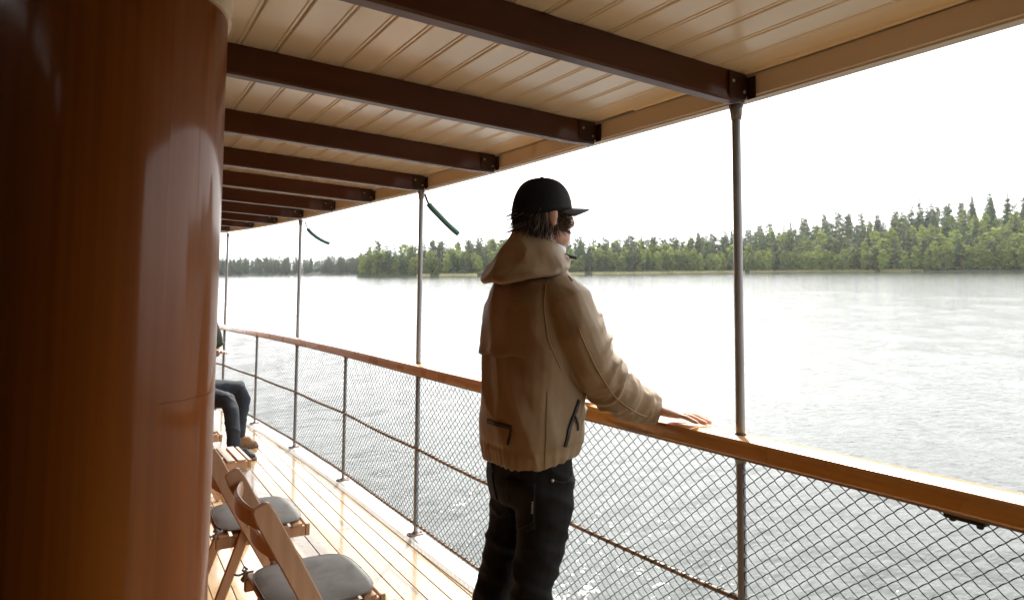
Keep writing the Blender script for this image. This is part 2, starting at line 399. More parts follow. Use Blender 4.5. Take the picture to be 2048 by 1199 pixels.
STAN = [.3, 2.74, 5.345, 8.04, 10.7]
def wob_tube(c, z0, z1, r, org, seed):
    n = 26; m = MB(); pts = []; rs = []
    for i in range(n + 1):
        z = z0 + (z1 - z0) * i / n
        pts.append(V((c[0] + .0016*noise.noise((z*2.1, seed, 0)), c[1] + .0016*noise.noise((z*2.1, seed, 5)), z)) - org)
        rs.append(r * .88 * (1 + .03 * noise.noise((z * 9, seed, 3))))
    return m.tube(pts, rs, 14)
post_labels = {-.9: None, 1.53: 'grey steel canopy post nearest the camera, right of the standing man', 3.96: 'grey canopy post on the railing just left of the standing man',
               6.66: 'thin grey canopy post, second left of the standing man', 9.4: 'most distant grey canopy post, half hidden by the varnished wall'}
for i, y in enumerate(POSTS):
    if post_labels[y] is None: continue
    c = V((xr(y), y, 0)); t = thing('canopy_post', post_labels[y], 'post', c, 'grey canopy posts along the rail')
    top = zc(xr(y), y) - BH - .001
    part('upper_tube', wob_tube(c, RT - .004, top, .0165, c, i), M_steel, t, True)
    part('lower_tube', wob_tube(c, .02, RB + .003, .0165, c, i + 20), M_steel, t, True)
    m = MB(); m.tube([V((0, 0, RB - .030)), V((0, 0, RB - .006)), V((0, 0, RB))], [.0172, .019, .026], 14); part('rail_collar', m, M_steel, t, True)
    m = MB(); m.tube([V((0, 0, top - .0005)), V((0, 0, top - .02)), V((0, 0, top - .05))], [.024, .0205, .0168], 14)
    part('beam_collar', m, M_steel, t, True)
    m = MB(); m.tube([V((0, 0, RT + .0005)), V((0, 0, RT + .004))], [.0195, .0178], 14); part('foot_ring', m, M_wire, t)
    base_plate(t, c, c)
for i, y in enumerate(STAN):
    c = V((xr(y), y, 0)); so = part('stanchion', wob_tube(c, .02, RB + .002, .0145, RO, i + 40), M_steel, railing, True)
    m = MB(); m.tube([c - RO + V((0, 0, RB - .03)), c - RO + V((0, 0, RB))], [.0152, .023], 14); part('collar', m, M_steel, so, True)
    base_plate(so, c, RO)
ALLP = sorted(POSTS + STAN)
def rod(name, z, r, sag=0):
    for a, b in zip(ALLP[:-1], ALLP[1:]):
        n = 14; pts = []
        for i in range(n + 1):
            u = i / n; y = a + .012 + (b - a - .024) * u
            zz = z - sag * math.sin(math.pi * u) + .0035 * noise.noise((y * 3, z, 2))
            pts.append(V((xr(y) - .004, y, zz)) - RO)
        ro_ = part(name, MB().tube(pts, r, 10), M_rod, railing, True)
        # lacing wire wound round the rod
        m = MB(); hp = []; turns = int((b - a) / .05); N = turns * 8
        for i in range(N + 1):
            u = i / N; y = a + .02 + (b - a - .04) * u; ang = 2 * math.pi * turns * u
            zz = z - sag * math.sin(math.pi * (y - a) / (b - a)) + .0035 * noise.noise((y * 3, z, 2))
            hp.append(V((xr(y) - .004 + (r + .002) * math.cos(ang), y, zz + (r + .002) * math.sin(ang))) - RO)
        part('lacing', m.tube(hp, .0018, 4), M_wire, ro_)
rod('mid_rod', .532, .0085, .008)
rod('bottom_rod', .080, .0085, .002)
# chain-link, one piece of mesh for each bay
P = .0255
random.seed(11)
for a, b in zip(ALLP[:-1], ALLP[1:]):
    m = MB(); ncol = max(2, int(round((b - a - .03) / P))); p = (b - a - .03) / ncol; nz_rows = int((RB - .085) / .0215); hz = (RB - .010 - .078) / nz_rows
    def warp(y, z):                                     # slack and dents in the netting
        return y + .007 * noise.noise((y*3.1, z*3.3, 1)), z + .006 * noise.noise((y*2.7, z*3.7, 9)), .010 * noise.noise((y*1.9, z*2.3, 4))
    for cidx in range(ncol + 1):
        pts = []
        for j in range(nz_rows * 2 + 1):
            jj, fr = divmod(j, 2); s0 = 1 if (jj + cidx) % 2 == 0 else -1; u = fr / 2
            off = s0 * (1 - 2*u) * .5                    # -.5..+.5
            bow = math.sin(math.pi*u) * .09
            yy = a + .015 + p * cidx + (off + bow) * p
            if yy < a + .014 or yy > b - .014: yy = min(max(yy, a + .014), b - .014)
            zz = .078 + hz * (j / 2); y2, z2, dx = warp(yy, zz)
            pts.append(V((xr(yy) - .006 + dx + .0016 * (1 if (jj + cidx) % 2 else -1) * math.cos(math.pi*u), y2, min(z2, RB - .001))) - RO)
        m.tube(pts, .0017, 4, False)
    o = part('wire_mesh', m, M_wire, railing, True, recalc=False); o['kind'] = 'stuff'
# small bolt bracket under the rail near the camera
m = MB(); c = V((xr(.86) - .03, .86, RB - .012)) - RO
m.box(c, (.014, .045, .007)); m.tube([c + V((0, -.03, -.004)), c + V((0, -.03, -.016))], .008, 8); m.tube([c + V((0, .03, -.004)), c + V((0, .03, -.014))], .008, 8)
part('rail_bracket', m, M_wire, railing, bevel=.002)
rr = []
for i in range(60):
    y = -2.5 + 13.6 * i / 59
    rr.append([V((xr(y) - .050, y, RB - .007)) - RO, V((xr(y) - .030, y, RB - .007)) - RO, V((xr(y) - .030, y, RB - .0005)) - RO, V((xr(y) - .050, y, RB - .0005)) - RO])
part('mesh_batten', MB().loft(rr), M_rod, railing)

# ------------------------------------------------------------------ cabin wall with its rounded corner, unseen walls added around the camera to block light
cw = thing('cabin_wall', 'dark varnished mahogany cabin wall with rounded corner at left', 'wall', (0, 1.4, 0))
CO = V((0, 1.4, 0))
CR = .20; CX, CY = -.0155, 1.377; FL = rad(42)
def wall_pts(r):                                          # flank, rounded nose, long side
    ax, ay = CX - r*math.sin(FL), CY - r*math.cos(FL)
    pts = [(ax - l*math.cos(FL), ay + l*math.sin(FL)) for l in (1.35, .7, .2)]
    for i in range(25):
        a = -math.pi/2 - FL + (math.pi/2 + FL) * i / 24; pts.append((CX + r * math.cos(a), CY + r * math.sin(a)))
    pts += [(CX + r, 3.0), (CX + r, 6.0), (CX + r - .04, 9.0), (CX + r - .14, 12.0)]
    return pts
def wall_shell(r0, r1, z0, z1, i0, i1):
    A, Bq = wall_pts(r1)[i0:i1], wall_pts(r0)[i0:i1]; m = MB(); rr = []
    for (a, b) in zip(A, Bq):
        rr.append([V((b[0], b[1], z0)) - CO, V((a[0], a[1], z0)) - CO, V((a[0], a[1], z1)) - CO, V((b[0], b[1], z1)) - CO])
    return m.loft(rr)
TOPZ = 1.992
autosmooth(part('flat_panel', wall_shell(CR - .03, CR, .012, TOPZ, 0, 17), M_mahog, cw), 30)
autosmooth(part('corner_panel', wall_shell(CR - .03, CR, 1.3205, TOPZ, 16, 28), M_mahog, cw), 30)
autosmooth(part('corner_panel', wall_shell(CR - .03, CR, .012, 1.3198, 16, 28), M_mahog, cw), 30)
autosmooth(part('side_panel', wall_shell(CR - .03, CR, .012, TOPZ, 27, 32), M_mahog, cw), 30)
autosmooth(part('cream_frieze', wall_shell(CR - .03, CR + .006, TOPZ + .001, 2.28, 0, 32), M_cream, cw), 30)
bh = thing('added_bulkhead', 'unseen dark panelled wall added behind the viewer to block light', 'wall', (0, -.9, 0))  # added out of view, placed to keep light off the varnished wall
bo_ = V((0, -.9, 0))
for i in range(5):
    part('panel', MB().box(V((-1.0 + i*.62, -.9, (zc(-1.0 + i*.62, -.9) + .03)/2)) - bo_, (.3085, .02, (zc(-1.0 + i*.62, -.9) + .03)/2)), M_bulk, bh, bevel=.004)
ps = thing('added_inner_wall', 'unseen dark panelled wall added on the port side to block light', 'wall', (-1.3, 0, 0))  # added out of view, closes the port side against stray light
for i in range(5):
    part('panel', MB().box(V((-1.30, -.52 + i*.72, 1.155)) - V((-1.3, 0, 0)), (.02, .3585, 1.145)), M_bulk, ps, bevel=.004)

# ------------------------------------------------------------------ green hoses hanging from the roof edge
def hose(label, pts, y, k):
    base = V((pts[0][0], y, pts[0][1])); t = thing('green_hose', label, 'hose', base, 'green hoses hanging from the roof edge')
    f1 = cat_rom([(i, p[0]) for i, p in enumerate(pts)]); f2 = cat_rom([(i, p[1]) for i, p in enumerate(pts)])
    def at(u): return V((f1(u), y, f2(u))) - base
    part('strap', MB().tube([at(i / 10) for i in range(0, 11)], [(.011*k, .005*k)] * 11, 8), M_cord, t, True)
    n = len(pts) - 1
    us = [.9 + (n - .9) * i / 24 for i in range(25)]
    part('sleeve', MB().tube([at(u) for u in us], [.0165*k] * 24 + [.015*k], 14), M_hose, t, True)
hose('longer green rubber hose hanging outboard beside the second post', [(1.765, 2.125), (1.80, 2.055), (1.875, 1.985), (1.945, 1.925), (2.012, 1.876)], 4.06, 1.15)
hose('smaller green rubber hose hanging farther forward by the thin post', [(1.665, 2.165), (1.70, 2.085), (1.765, 2.025), (1.84, 1.982), (1.912, 1.955)], 6.72, 1.1)

# ------------------------------------------------------------------ folding chairs
def make_chair():
    t = thing('folding_chair', 'chair', 'chair', (0, 0, 0), 'folding wooden chairs along the cabin side')
    W = .25
    for s in (-1, 1):
        yo = s * (W - .012); top, bot = V((-.03, yo, .83)), V((.40, yo, .008)); d = (bot - top).normalized(); nrm = V((d.z, 0, -d.x)) * -1
        m = MB(); rr = []
        for u, hw in ((0, .020), (.012, .029), (.05, .033), (.4, .032), (.8, .027), (1, .024)):
            p = top.lerp(bot, u)
            sh = .012 if u == 0 else 0
            rr.append([p - nrm*hw + V((0, -.011, 0)), p + nrm*hw + V((0, -.011, 0)) - d*sh*0, p + nrm*hw + V((0, .011, 0)), p - nrm*hw + V((0, .011, 0))])
        po = part('back_post', m.loft(rr), M_beech, t, bevel=.004)
        c = top.lerp(bot, .40); b = MB(); b.tube([c + V((0, s*-.0115, 0)) , c + V((0, s*.0155, 0))], [.009, .007], 10); b.tube([c + V((0, -.0115, 0)), c + V((0, -.0150, 0))], [.009, .006], 10)
        part('bolt', b, M_screw, po)
        yi = s * (W - .038); a, b2 = V((.155, yi, .52)), V((-.03, yi, .006))
        m = MB().bar(a, b2, .042, .020, up=(0, 1, 0)); part('rear_leg', m, M_beech, t, bevel=.004)
        yi2 = s * (W - .062)
        part('seat_rail', MB().box(V((.205, yi2, .425)), (.185, .011, .022)), M_beech, t, bevel=.003)
    for i in range(6):
        part('slat', MB().box(V((.050 + .061*i, 0, .4535)), (.023, W - .048, .0060)), M_beech, t, bevel=.0025)
    part('front_rail', MB().box(V((.401, 0, .4285)), (.010, W - .05, .0265)), M_beech, t, bevel=.003)
    for zz, hh in ((.765, .030), (.655, .026)):
        rr = []; n = 14
        for i in range(n + 1):
            u = i / n * 2 - 1; yy = u * (W - .023); u0 = (.83 - zz) / .822; xx = -.03 + .43 * u0 - .045 * (1 - u*u)
            k = hh * (1 - .12 * abs(u))
            rr.append([V((xx - .009 + .5*.0, yy, zz - k)), V((xx + .009, yy, zz - k)), V((xx + .011, yy, zz)), V((xx + .008, yy, zz + k - .006)), V((xx, yy, zz + k)), V((xx - .009, yy, zz + k - .006)), V((xx - .011, yy, zz))])
        autosmooth(part('back_slat', MB().loft(rr), M_beech, t), 50)
    part('stretcher', MB().tube([V((.345, -W + .024, .12)), V((.345, W - .024, .12))], .009, 10), M_beech, t, True)
    part('stretcher', MB().tube([V((.0, -W + .05, .09)), V((.0, W - .05, .09))], .009, 10), M_beech, t, True)
    return t
def cushion_mesh(seed):
    m = MB(); N = 40; rings = []
    def outl(k):
        pts = []
        for j in range(N):
            a = 2*math.pi*j/N; c, s = math.cos(a), math.sin(a); e = 4.2
            rr_ = (abs(c)**e + abs(s)**e) ** (-1/e)
            pts.append((.176*rr_*c*k, .200*rr_*s*k))
        return pts
    prof = [(.2, .004), (.93, .0), (.985, .008), (1.0, .014), (1.02, .017), (1.02, .021), (1.0, .0235), (.975, .026), (.86, .037), (.6, .043), (.3, .042), (.03, .040)]
    for k, z in prof:
        ring = []
        for px, py in outl(k):
            zz = z + (.0055 * noise.noise((px*14 + seed, py*9, seed)) + .009*ridge((px + .3*py, py, seed), (16, 10, 1))*abs(noise.noise((px*6, py*6, seed)))*1.5 if z > .025 else 0)
            ring.append(V((px, py, zz*.72)))
        rings.append(ring)
    m.loft(rings); return m
def add_cushion(loc, label, seed, rz=0):
    t = thing('seat_cushion', label, 'cushion', loc, 'grey seat cushions', rz=rz)
    c = part('pad', cushion_mesh(seed), M_cush, t, True)
    pts = []
    for j in range(41):
        a = 2*math.pi*j/40; cc, s = math.cos(a), math.sin(a); rr_ = (abs(cc)**4.2 + abs(s)**4.2) ** (-1/4.2)
        pts.append(V((.181*rr_*cc, .205*rr_*s, .0137)))
    part('piping', MB().tube(pts, .0035, 6), M_cush, t, True)
    for s in (-1, 1):
        m = MB(); b = V((-.165, s*.18, .014))
        m.tube([b, b + V((-.02, s*.012, -.004)), b + V((-.035, s*.016, .006)), b + V((-.028, s*.02, .016)), b + V((-.016, s*.018, .004))], [(.008, .004)]*5, 6)
        m.tube([b + V((-.02, s*.012, -.002)), b + V((-.045, s*.02, -.012)), b + V((-.06, s*.016, -.006))], [(.009, .003)]*3, 6)
        m.tube([b + V((-.02, s*.012, -.002)), b + V((-.03, s*.0, -.014)), b + V((-.036, s*.01, -.03))], [(.009, .003)]*3, 6)
        part('tie', m, M_cush, t, True)
    return t
chair0 = make_chair()
CH = [(.470, 2.50, .02, 'nearest folding beech chair with grey cushion at the bottom edge', 'grey cushion on the nearest folding chair at the bottom edge'),
      (.435, 3.36, -.015, 'second folding beech chair, just beyond the nearest one, with grey cushion', 'grey cushion on the second folding chair, front corner showing the slats'),
      (.415, 4.68, .03, 'folding chair with bare pale seat slats and no cushion', None),
      (.375, 5.55, 0, 'folding chair beyond the bare slatted one, mostly hidden by the wall', 'grey cushion beyond the bare slatted chair, mostly hidden by the wall'),
      (.52, 6.95, 0, 'folding chair under the seated person in blue jeans', None)]
for i, (cx_, cy_, rz, lab, cl) in enumerate(CH):
    c = chair0 if i == 0 else copy_tree(chair0)
    c.location = (cx_, cy_, .0); c.rotation_euler.z = rz; c['label'] = lab
    if cl: add_cushion((cx_ + .212, cy_, .460), cl, i*3.7, rz)

# ------------------------------------------------------------------ people
def solid(name, mb, voxel, smooth=4, disp=None, org=V((0, 0, 0))):
    """union of closed pieces -> one continuous skin"""
    me = mb.mesh(name + '_raw', False); ob = bpy.data.objects.new('tmp', me); COL.objects.link(ob)
    md = ob.modifiers.new('r', 'REMESH'); md.mode = 'VOXEL'; md.voxel_size = voxel; md.adaptivity = 0
    if smooth:
        s = ob.modifiers.new('s', 'SMOOTH'); s.iterations = smooth; s.factor = .5
    dg = bpy.context.evaluated_depsgraph_get(); out = bpy.data.meshes.new_from_object(ob.evaluated_get(dg))
    bpy.data.objects.remove(ob); bpy.data.meshes.remove(me)
    if disp:
        nv = [v.normal.copy() for v in out.vertices]
        for v, nn in zip(out.vertices, nv):
            v.co = v.co + nn * disp(v.co, nn)
    out.name = name; out.shade_smooth(); out.update()
    return out
def shift(me, org):
    me.transform(Matrix.Translation(-org)); return me
def ell_ring(c, a, b, n=28, e=2.3, tilt=0, yaw=0):
    c = V(c); R = Matrix.Rotation(yaw, 3, 'Z') @ Matrix.Rotation(tilt, 3, 'Y'); pts = []
    for j in range(n):
        t = 2*math.pi*j/n; cc, s = math.cos(t), math.sin(t)
        k = (abs(cc)**e + abs(s)**e) ** (-1/e)
        pts.append(c + R @ V((a*k*cc, b*k*s, 0)))
    return pts
def finger(m, base, d, up, L3, r, curl):
    """three phalanges bending downwards"""
    p = V(base); d = V(d).normalized(); up = V(up).normalized(); pts = [p.copy()]; rs = [r]
    for i, l in enumerate(L3):
        p = p + d * l * .5; pts.append(p.copy()); rs.append(r * (1 - .07*i))
        p = p + d * l * .5; pts.append(p.copy()); rs.append(r * (.99 - .10*i) if i < 2 else r*.62)
        ax = d.cross(up).normalized(); d = Quaternion(ax, -curl[i]) @ d; up = Quaternion(ax, -curl[i]) @ up
    m.tube(pts, rs, 10)
def hand(m, wrist, d, up, side, curl=(.18, .10, .08), sc_=1.0):
    """flat relaxed hand: wrist point, pointing direction, back-of-hand normal, side=+1 thumb to the left of d"""
    w_, d, up = V(wrist), V(d).normalized(), V(up).normalized(); lat = up.cross(d).normalized() * side      # towards thumb
    k = sc_
    m.tube([w_ - d*.03*k, w_ + d*.015*k, w_ + d*.05*k, w_ + d*.085*k, w_ + d*.10*k], [(.030*k, .023*k), (.034*k, .022*k), (.042*k, .020*k), (.044*k, .016*k), (.034*k, .010*k)], 16)
    for off, L_, r, sp in ((.032, (.042, .025, .021), .0092, .10), (.010, (.046, .029, .023), .0096, .02), (-.012, (.043, .027, .022), .0091, -.06), (-.033, (.034, .021, .019), .0080, -.16)):
        finger(m, w_ + d*(.090 - abs(off - .008)*.2)*k + lat*off*k + up*.001, d + lat*sp, up, [l*k for l in L_], r*k, curl)
    finger(m, w_ + d*.020*k + lat*.028*k - up*.004*k, d*.72 + lat*.62 - up*.12, up, [.042*k, .032*k, .026*k], .0105*k, (.08, .12, .08))
def head(m, c, yaw=0, s=1.0):
    R = Matrix.Rotation(yaw, 3, 'Z'); c = V(c)
    lv = [(-.118, .062, .020, .018), (-.108, .058, .038, .032), (-.088, .046, .060, .048), (-.060, .030, .078, .058), (-.03, .014, .090, .066), (0, .006, .098, .071), (.03, .000, .101, .075), (.06, -.004, .099, .076), (.085, -.008, .090, .070), (.105, -.010, .070, .055), (.118, -.010, .040, .034)]
    rings = []
    for z, cx_, a, b in lv:
        rings.append([c + (R @ (p - V((0, 0, 0)))) * s for p in ell_ring((cx_, 0, z), a, b, 24, 2.2)])
    m.loft(rings)
    def P(x, y, z): return c + (R @ V((x, y, z))) * s
    m.tube([P(.095, 0, .022), P(.107, 0, .002), P(.120, 0, -.020), P(.116, 0, -.030), P(.100, 0, -.034)], [.008*s, .010*s, .014*s, .013*s, .010*s], 10)           # nose
    for sg in (-1, 1):
        m.ellipsoid(P(.085, sg*.033, .030), (.016*s, .024*s, .007*s), R)                       # brow
        m.ellipsoid(P(.078, sg*.042, -.022), (.020*s, .020*s, .016*s), R)                      # cheekbone
        m.ellipsoid(P(.106, sg*.012, -.030), (.009*s, .009*s, .007*s), R)                      # nostril wing
        Re = R @ Matrix.Rotation(sg*rad(24), 3, 'Z')
        m.ellipsoid(P(-.004, sg*.083, -.006), (.018*s, .0085*s, .031*s), Re); m.ellipsoid(P(.002, sg*.076, -.008), (.012*s, .010*s, .022*s), Re)                   # ear
        m.ellipsoid(P(-.001, sg*.082, -.034), (.012*s, .008*s, .013*s), Re)                    # lobe
    m.ellipsoid(P(.100, 0, -.056), (.010*s, .024*s, .0055*s), R); m.ellipsoid(P(.097, 0, -.066), (.010*s, .021*s, .006*s), R)      # lips
    m.ellipsoid(P(.080, 0, -.100), (.020*s, .022*s, .016*s), R)                                # chin

# ---- the standing man at the rail (faces starboard, +X)
MO = V((1.2, 2.05, 0))
man = thing('person', 'man in tan jacket and black cap standing at the rail', 'person', MO)
HC = V((1.378, 2.082, 1.778)); HY = rad(-6)
TOR = [(.918, 1.335, .140, .190), (.955, 1.337, .153, .203), (1.01, 1.338, .158, .210), (1.10, 1.342, .158, .214), (1.22, 1.343, .155, .218), (1.35, 1.345, .152, .222), (1.45, 1.346, .142, .220), (1.525, 1.352, .120, .190), (1.57, 1.363, .098, .140), (1.605, 1.377, .080, .092), (1.63, 1.392, .070, .074), (1.655, 1.398, .068, .070)]
MY = 2.10
R_ARM = [((1.346, 1.955, 1.512), .074), ((1.362, 1.905, 1.460), .090), ((1.394, 1.878, 1.368), .093), ((1.444, 1.868, 1.258), .086), ((1.515, 1.864, 1.170), .079), ((1.585, 1.858, 1.128), .069), ((1.650, 1.850, 1.100), .058), ((1.688, 1.838, 1.090), .050)]
L_ARM = [((1.346, 2.245, 1.512), .074), ((1.362, 2.295, 1.460), .086), ((1.41, 2.335, 1.345), .084), ((1.46, 2.36, 1.245), .078), ((1.52, 2.36, 1.17), .07), ((1.585, 2.345, 1.128), .062), ((1.65, 2.33, 1.10), .054), ((1.688, 2.32, 1.092), .046)]
R_LEG = [((1.345, 2.012, .92), .098), ((1.345, 2.008, .79), .099), ((1.312, 1.992, .64), .084), ((1.270, 1.975, .50), .069), ((1.215, 1.962, .34), .064), ((1.165, 1.955, .18), .063), ((1.125, 1.95, .06), .066)]
L_LEG = [((1.345, 2.178, .92), .098), ((1.342, 2.18, .79), .098), ((1.308, 2.18, .64), .083), ((1.265, 2.18, .50), .069), ((1.208, 2.182, .34), .064), ((1.155, 2.185, .18), .063), ((1.115, 2.19, .06), .066)]
# body: one continuous mesh (head, neck, trunk, arms, hands, legs, feet)
m = MB(); head(m, HC, HY)
m.tube([V((1.355, MY - .005, 1.50)), V((1.372, MY - .005, 1.60)), HC + V((-.012, 0, -.07)), HC + V((-.005, 0, 0))], [.072, .060, .058, .055], 16)
m.loft([ell_ring((cx_ + .01, MY, z), a*.78, b*.78) for z, cx_, a, b in TOR[:9]])
for arm in (R_ARM, L_ARM): m.tube([p for p, r in arm], [r*.55 if i < 6 else .030 for i, (p, r) in enumerate(arm)], 14)
for leg in (R_LEG, L_LEG):
    m.tube([p for p, r in leg], [r*.72 for p, r in leg], 14); f = V(leg[-1][0])
    m.tube([f + V((-.06, 0, -.005)), f + V((.02, 0, -.012)), f + V((.12, 0, -.028)), f + V((.17, 0, -.033))], [(.034, .034), (.036, .036), (.038, .022), (.026, .014)], 12)
hand(m, (1.688, 1.838, 1.096), (.56, -.83, -.16), (-.1, .1, 1), 1, (.22, -.10, -.06), 1.08)
hand(m, (1.690, 2.318, 1.083), (.95, -.28, -.09), (0, 0, 1), -1, (.10, .07, .05), 1.0)
body = part('body', shift(solid('body', m, .0036, 3), MO), M_skin, man)
for sg in (-1, 1):
    e = MB(); c = HC + Matrix.Rotation(HY, 3, 'Z') @ V((.083, sg*.032, .008)) - MO; e.ellipsoid(c, (.0125, .0125, .0125)); part('eye', e, M_eye, man, True)

# jacket
m = MB()
rings = [ell_ring((cx_, MY, z), a, b, 36, 2.45) for z, cx_, a, b in TOR[:10]]
rings[0] = [p + V((0, 0, -.020 + .040*max(0, min(1, (p.x - 1.22)/.16)))) for p in rings[0]]
m.loft(rings)
m.tube([p for p, r in R_ARM], [r*.95 for p, r in R_ARM], 20); m.tube([p for p, r in L_ARM], [r for p, r in L_ARM], 20)
def jk(p, nn):
    x, y, z = p
    arm = max(0, min(1, (x - 1.42) / .06)) if z > 1.0 else 0
    d = .0045 * noise.noise(p * 7) + .0032 * noise.noise(p * 17 + V((3, 1, 2)))
    # vertical and slanting drag folds in the trunk
    q = V((x*1.0 + .25*z, y - .35*z, z*.35)); d += .0125 * ridge(q, (7, 7, 7)) * (.35 + .9*abs(noise.noise(p*3.1))) * (1 - arm) * (.45 + .55*max(0, min(1, (1.45 - z)/.25)))
    # rings of creases round the bent sleeve
    if arm > 0:
        s = (x - 1.36)*.75 - (z - 1.5)*.66
        d += arm * (.0115 * ridge(V((s + .05*noise.noise(p*7), y*.8 + .3*s, z*.4)), (14, 9, 8)) + .006*ridge(V((s, y*.9, z*.6)), (27, 17, 14)))
    if z < .985:                                       # gathered hem with elastic
        k = max(0, min(1, (.985 - z)/.05)); ang = math.atan2(y - MY, x - 1.33)
        d += k * (.0045 * math.sin(ang*34 + 3*noise.noise(p*6)) * (.4 + noise.noise(V((ang*3, 0, 2)))) - .008*max(0, 1 - abs(z - .968)/.02))
    return d
jmesh = solid('jacket', m, .0058, 5, jk)
bvh = BVHTree.FromPolygons([v.co.copy() for v in jmesh.vertices], [tuple(p.vertices) for p in jmesh.polygons])
def snap(p, off, frm=None, tree=None):
    tree = tree or bvh
    if frm is not None:
        h = tree.ray_cast(V(frm), (V(p) - V(frm)).normalized())
        if h[0] is not None: return h[0] + h[1]*off
    h = tree.find_nearest(V(p)); return h[0] + h[1]*off
shift(jmesh, MO); jacket = part('jacket', jmesh, M_jacket, man)
def outside(ang, z, dist=.6):                              # a point well outside the trunk; ang 180 = square behind, 270 = his right
    return V((1.345 + dist*math.cos(rad(ang)), MY + dist*math.sin(rad(ang)), z))
def on_trunk(ang, z, off, tree=None): return snap((1.345, MY, z), off, outside(ang, z), tree)
def strip(path, wd, off, th, tree=None):                   # a ribbon lying on the cloth along (angle, z) points
    P3 = [on_trunk(a, z, off, tree) for a, z in path]; m = MB(); rr = []
    for i, p in enumerate(P3):
        d = (P3[min(i+1, len(P3)-1)] - P3[max(i-1, 0)]).normalized(); nrm = (p - V((1.345, MY, p.z))).normalized(); s = d.cross(nrm).normalized()
        rr.append([p - s*wd - nrm*th, p + s*wd - nrm*th, p + s*wd*.8 + nrm*th, p - s*wd*.8 + nrm*th])
    rr = [[q - MO for q in r] for r in rr]
    return m.loft(rr)
def lerp_path(pts, n):
    out = []
    for i in range(n + 1):
        u = i / n * (len(pts) - 1); k = min(int(u), len(pts) - 2); fr = u - k
        out.append((pts[k][0] + (pts[k+1][0] - pts[k][0])*fr, pts[k][1] + (pts[k+1][1] - pts[k][1])*fr))
    return out
# storm flap across the shoulder blades
m = MB(); rows = []
for j in range(13):
    z = 1.275 + (1.46 - 1.275)*j/12; row = []
    for i in range(26):
        a = 120 + (240 - 120)*i/25
        ed = min(1, i/4, (25 - i)/9)*min(1, (12 - j)/3); lift = (.013 if j == 0 else .010 if j == 1 else .006)*ed - .003*(1 - ed)
        row.append(on_trunk(a, z + .006*math.sin(i*.7)*(1 if j < 3 else 0), lift) - MO)
    rows.append(row)
m.loft(rows, False, False)
fl = part('back_flap', m, M_jacket, jacket, True); sl = fl.modifiers.new('thick', 'SOLIDIFY'); sl.thickness = .004; sl.offset = -1
# zips and pulls
part('pocket_zip', strip(lerp_path([(284, 1.135), (279, 1.09), (273, 1.045), (270, 1.0), (269, .985)], 18), .0065, .003, .002), M_zip, jacket)
part('zip_pull', strip(lerp_path([(279, 1.085), (281, 1.06), (282, 1.035)], 6), .0032, .006, .002), M_zip, jacket)
part('back_pocket_zip', strip(lerp_path([(170, 1.045), (200, 1.045), (216, 1.043)], 14), .0075, .003, .002), M_zip, jacket)
part('zip_pull', strip(lerp_path([(216, 1.043), (214, 1.015), (211, .985)], 6), .0040, .005, .002), M_zip, jacket)
part('side_seam', strip(lerp_path([(252, 1.17), (251, 1.05), (250, .90)], 24), .0018, .0015, .0015), M_jacket, jacket)
part('waist_seam', strip(lerp_path([(250, .985), (270, .985), (290, .985), (310, .985)], 24), .0018, .0015, .0015), M_jacket, jacket)
def seam(pts, off=.001):
    n = 26; P3 = []
    for i in range(n + 1):
        u = i/n*(len(pts) - 1); k = min(int(u), len(pts) - 2); P3.append(snap(V(pts[k]).lerp(V(pts[k+1]), u - k), off) - MO)
    return MB().tube(P3, .0022, 6)
part('armhole_seam', seam([(1.30, 1.93, 1.555), (1.26, 1.90, 1.46), (1.27, 1.885, 1.34), (1.32, 1.88, 1.24)]), M_jacket, jacket, True)
part('shoulder_seam', seam([(1.355, 2.02, 1.60), (1.352, 1.95, 1.565), (1.36, 1.88, 1.53)]), M_jacket, jacket, True)
part('sleeve_seam', seam([(1.33, 1.80, 1.38), (1.39, 1.79, 1.26), (1.47, 1.79, 1.15), (1.57, 1.79, 1.09), (1.65, 1.80, 1.06)]), M_jacket, jacket, True)
# cuff band on the right sleeve
m = MB(); m.tube([V(R_ARM[-3][0]).lerp(V(R_ARM[-2][0]), .55), R_ARM[-2][0], R_ARM[-1][0], V(R_ARM[-1][0]) + V((.014, -.008, -.004))], [.0665, .0635, .056, .047], 20)
cuff = solid('cuff', m, .006, 3, lambda p, n: .003*noise.noise(p*22) + .0025*ridge(p, (30, 30, 12)))
part('cuff', shift(cuff, MO), M_jacket, jacket)
# hood: a folded bag lying round the neck, peak at the nape
m = MB(); rr = []
for i in range(31):
    u = i/30; a = rad(62 + 236*u); b = abs(u - .5)*2; back = (1 - b*b)**1.2; pk = max(0, 1 - b*2.6)
    T = .030 + .122*back; zt = 1.645 + .068*back + .028*pk; zb = 1.585 - .060*back; r0 = .082
    c = V((1.388, MY - .004, 0)); n_ = V((math.cos(a), math.sin(a)*1.02, 0)); sag = .006*math.sin(i*1.3)
    sec = [(r0 - .006, zt), (r0 + .05*T, zt + .003), (r0 + .26*T, zt - .022*back - .004), (r0 + .52*T, zt - .062*back - .012), (r0 + .78*T + sag, zt - .112*back - .022), (r0 + .98*T + sag, zb + .030), (r0 + T, zb + .012), (r0 + .93*T, zb + .001), (r0 + .70*T, zb + .008), (r0 - .012, zb + .02)]
    rr.append([c + n_*q + V((0, 0, z)) for q, z in sec])
m.loft(rr)
hd = solid('hood', m, .0052, 3, lambda p, n: .004*noise.noise(p*8) + .006*ridge(V((p.x*.6, p.y + .5*p.z, p.z*.5)), (9, 9, 9)))
part('hood', shift(hd, MO), M_jacket, jacket)
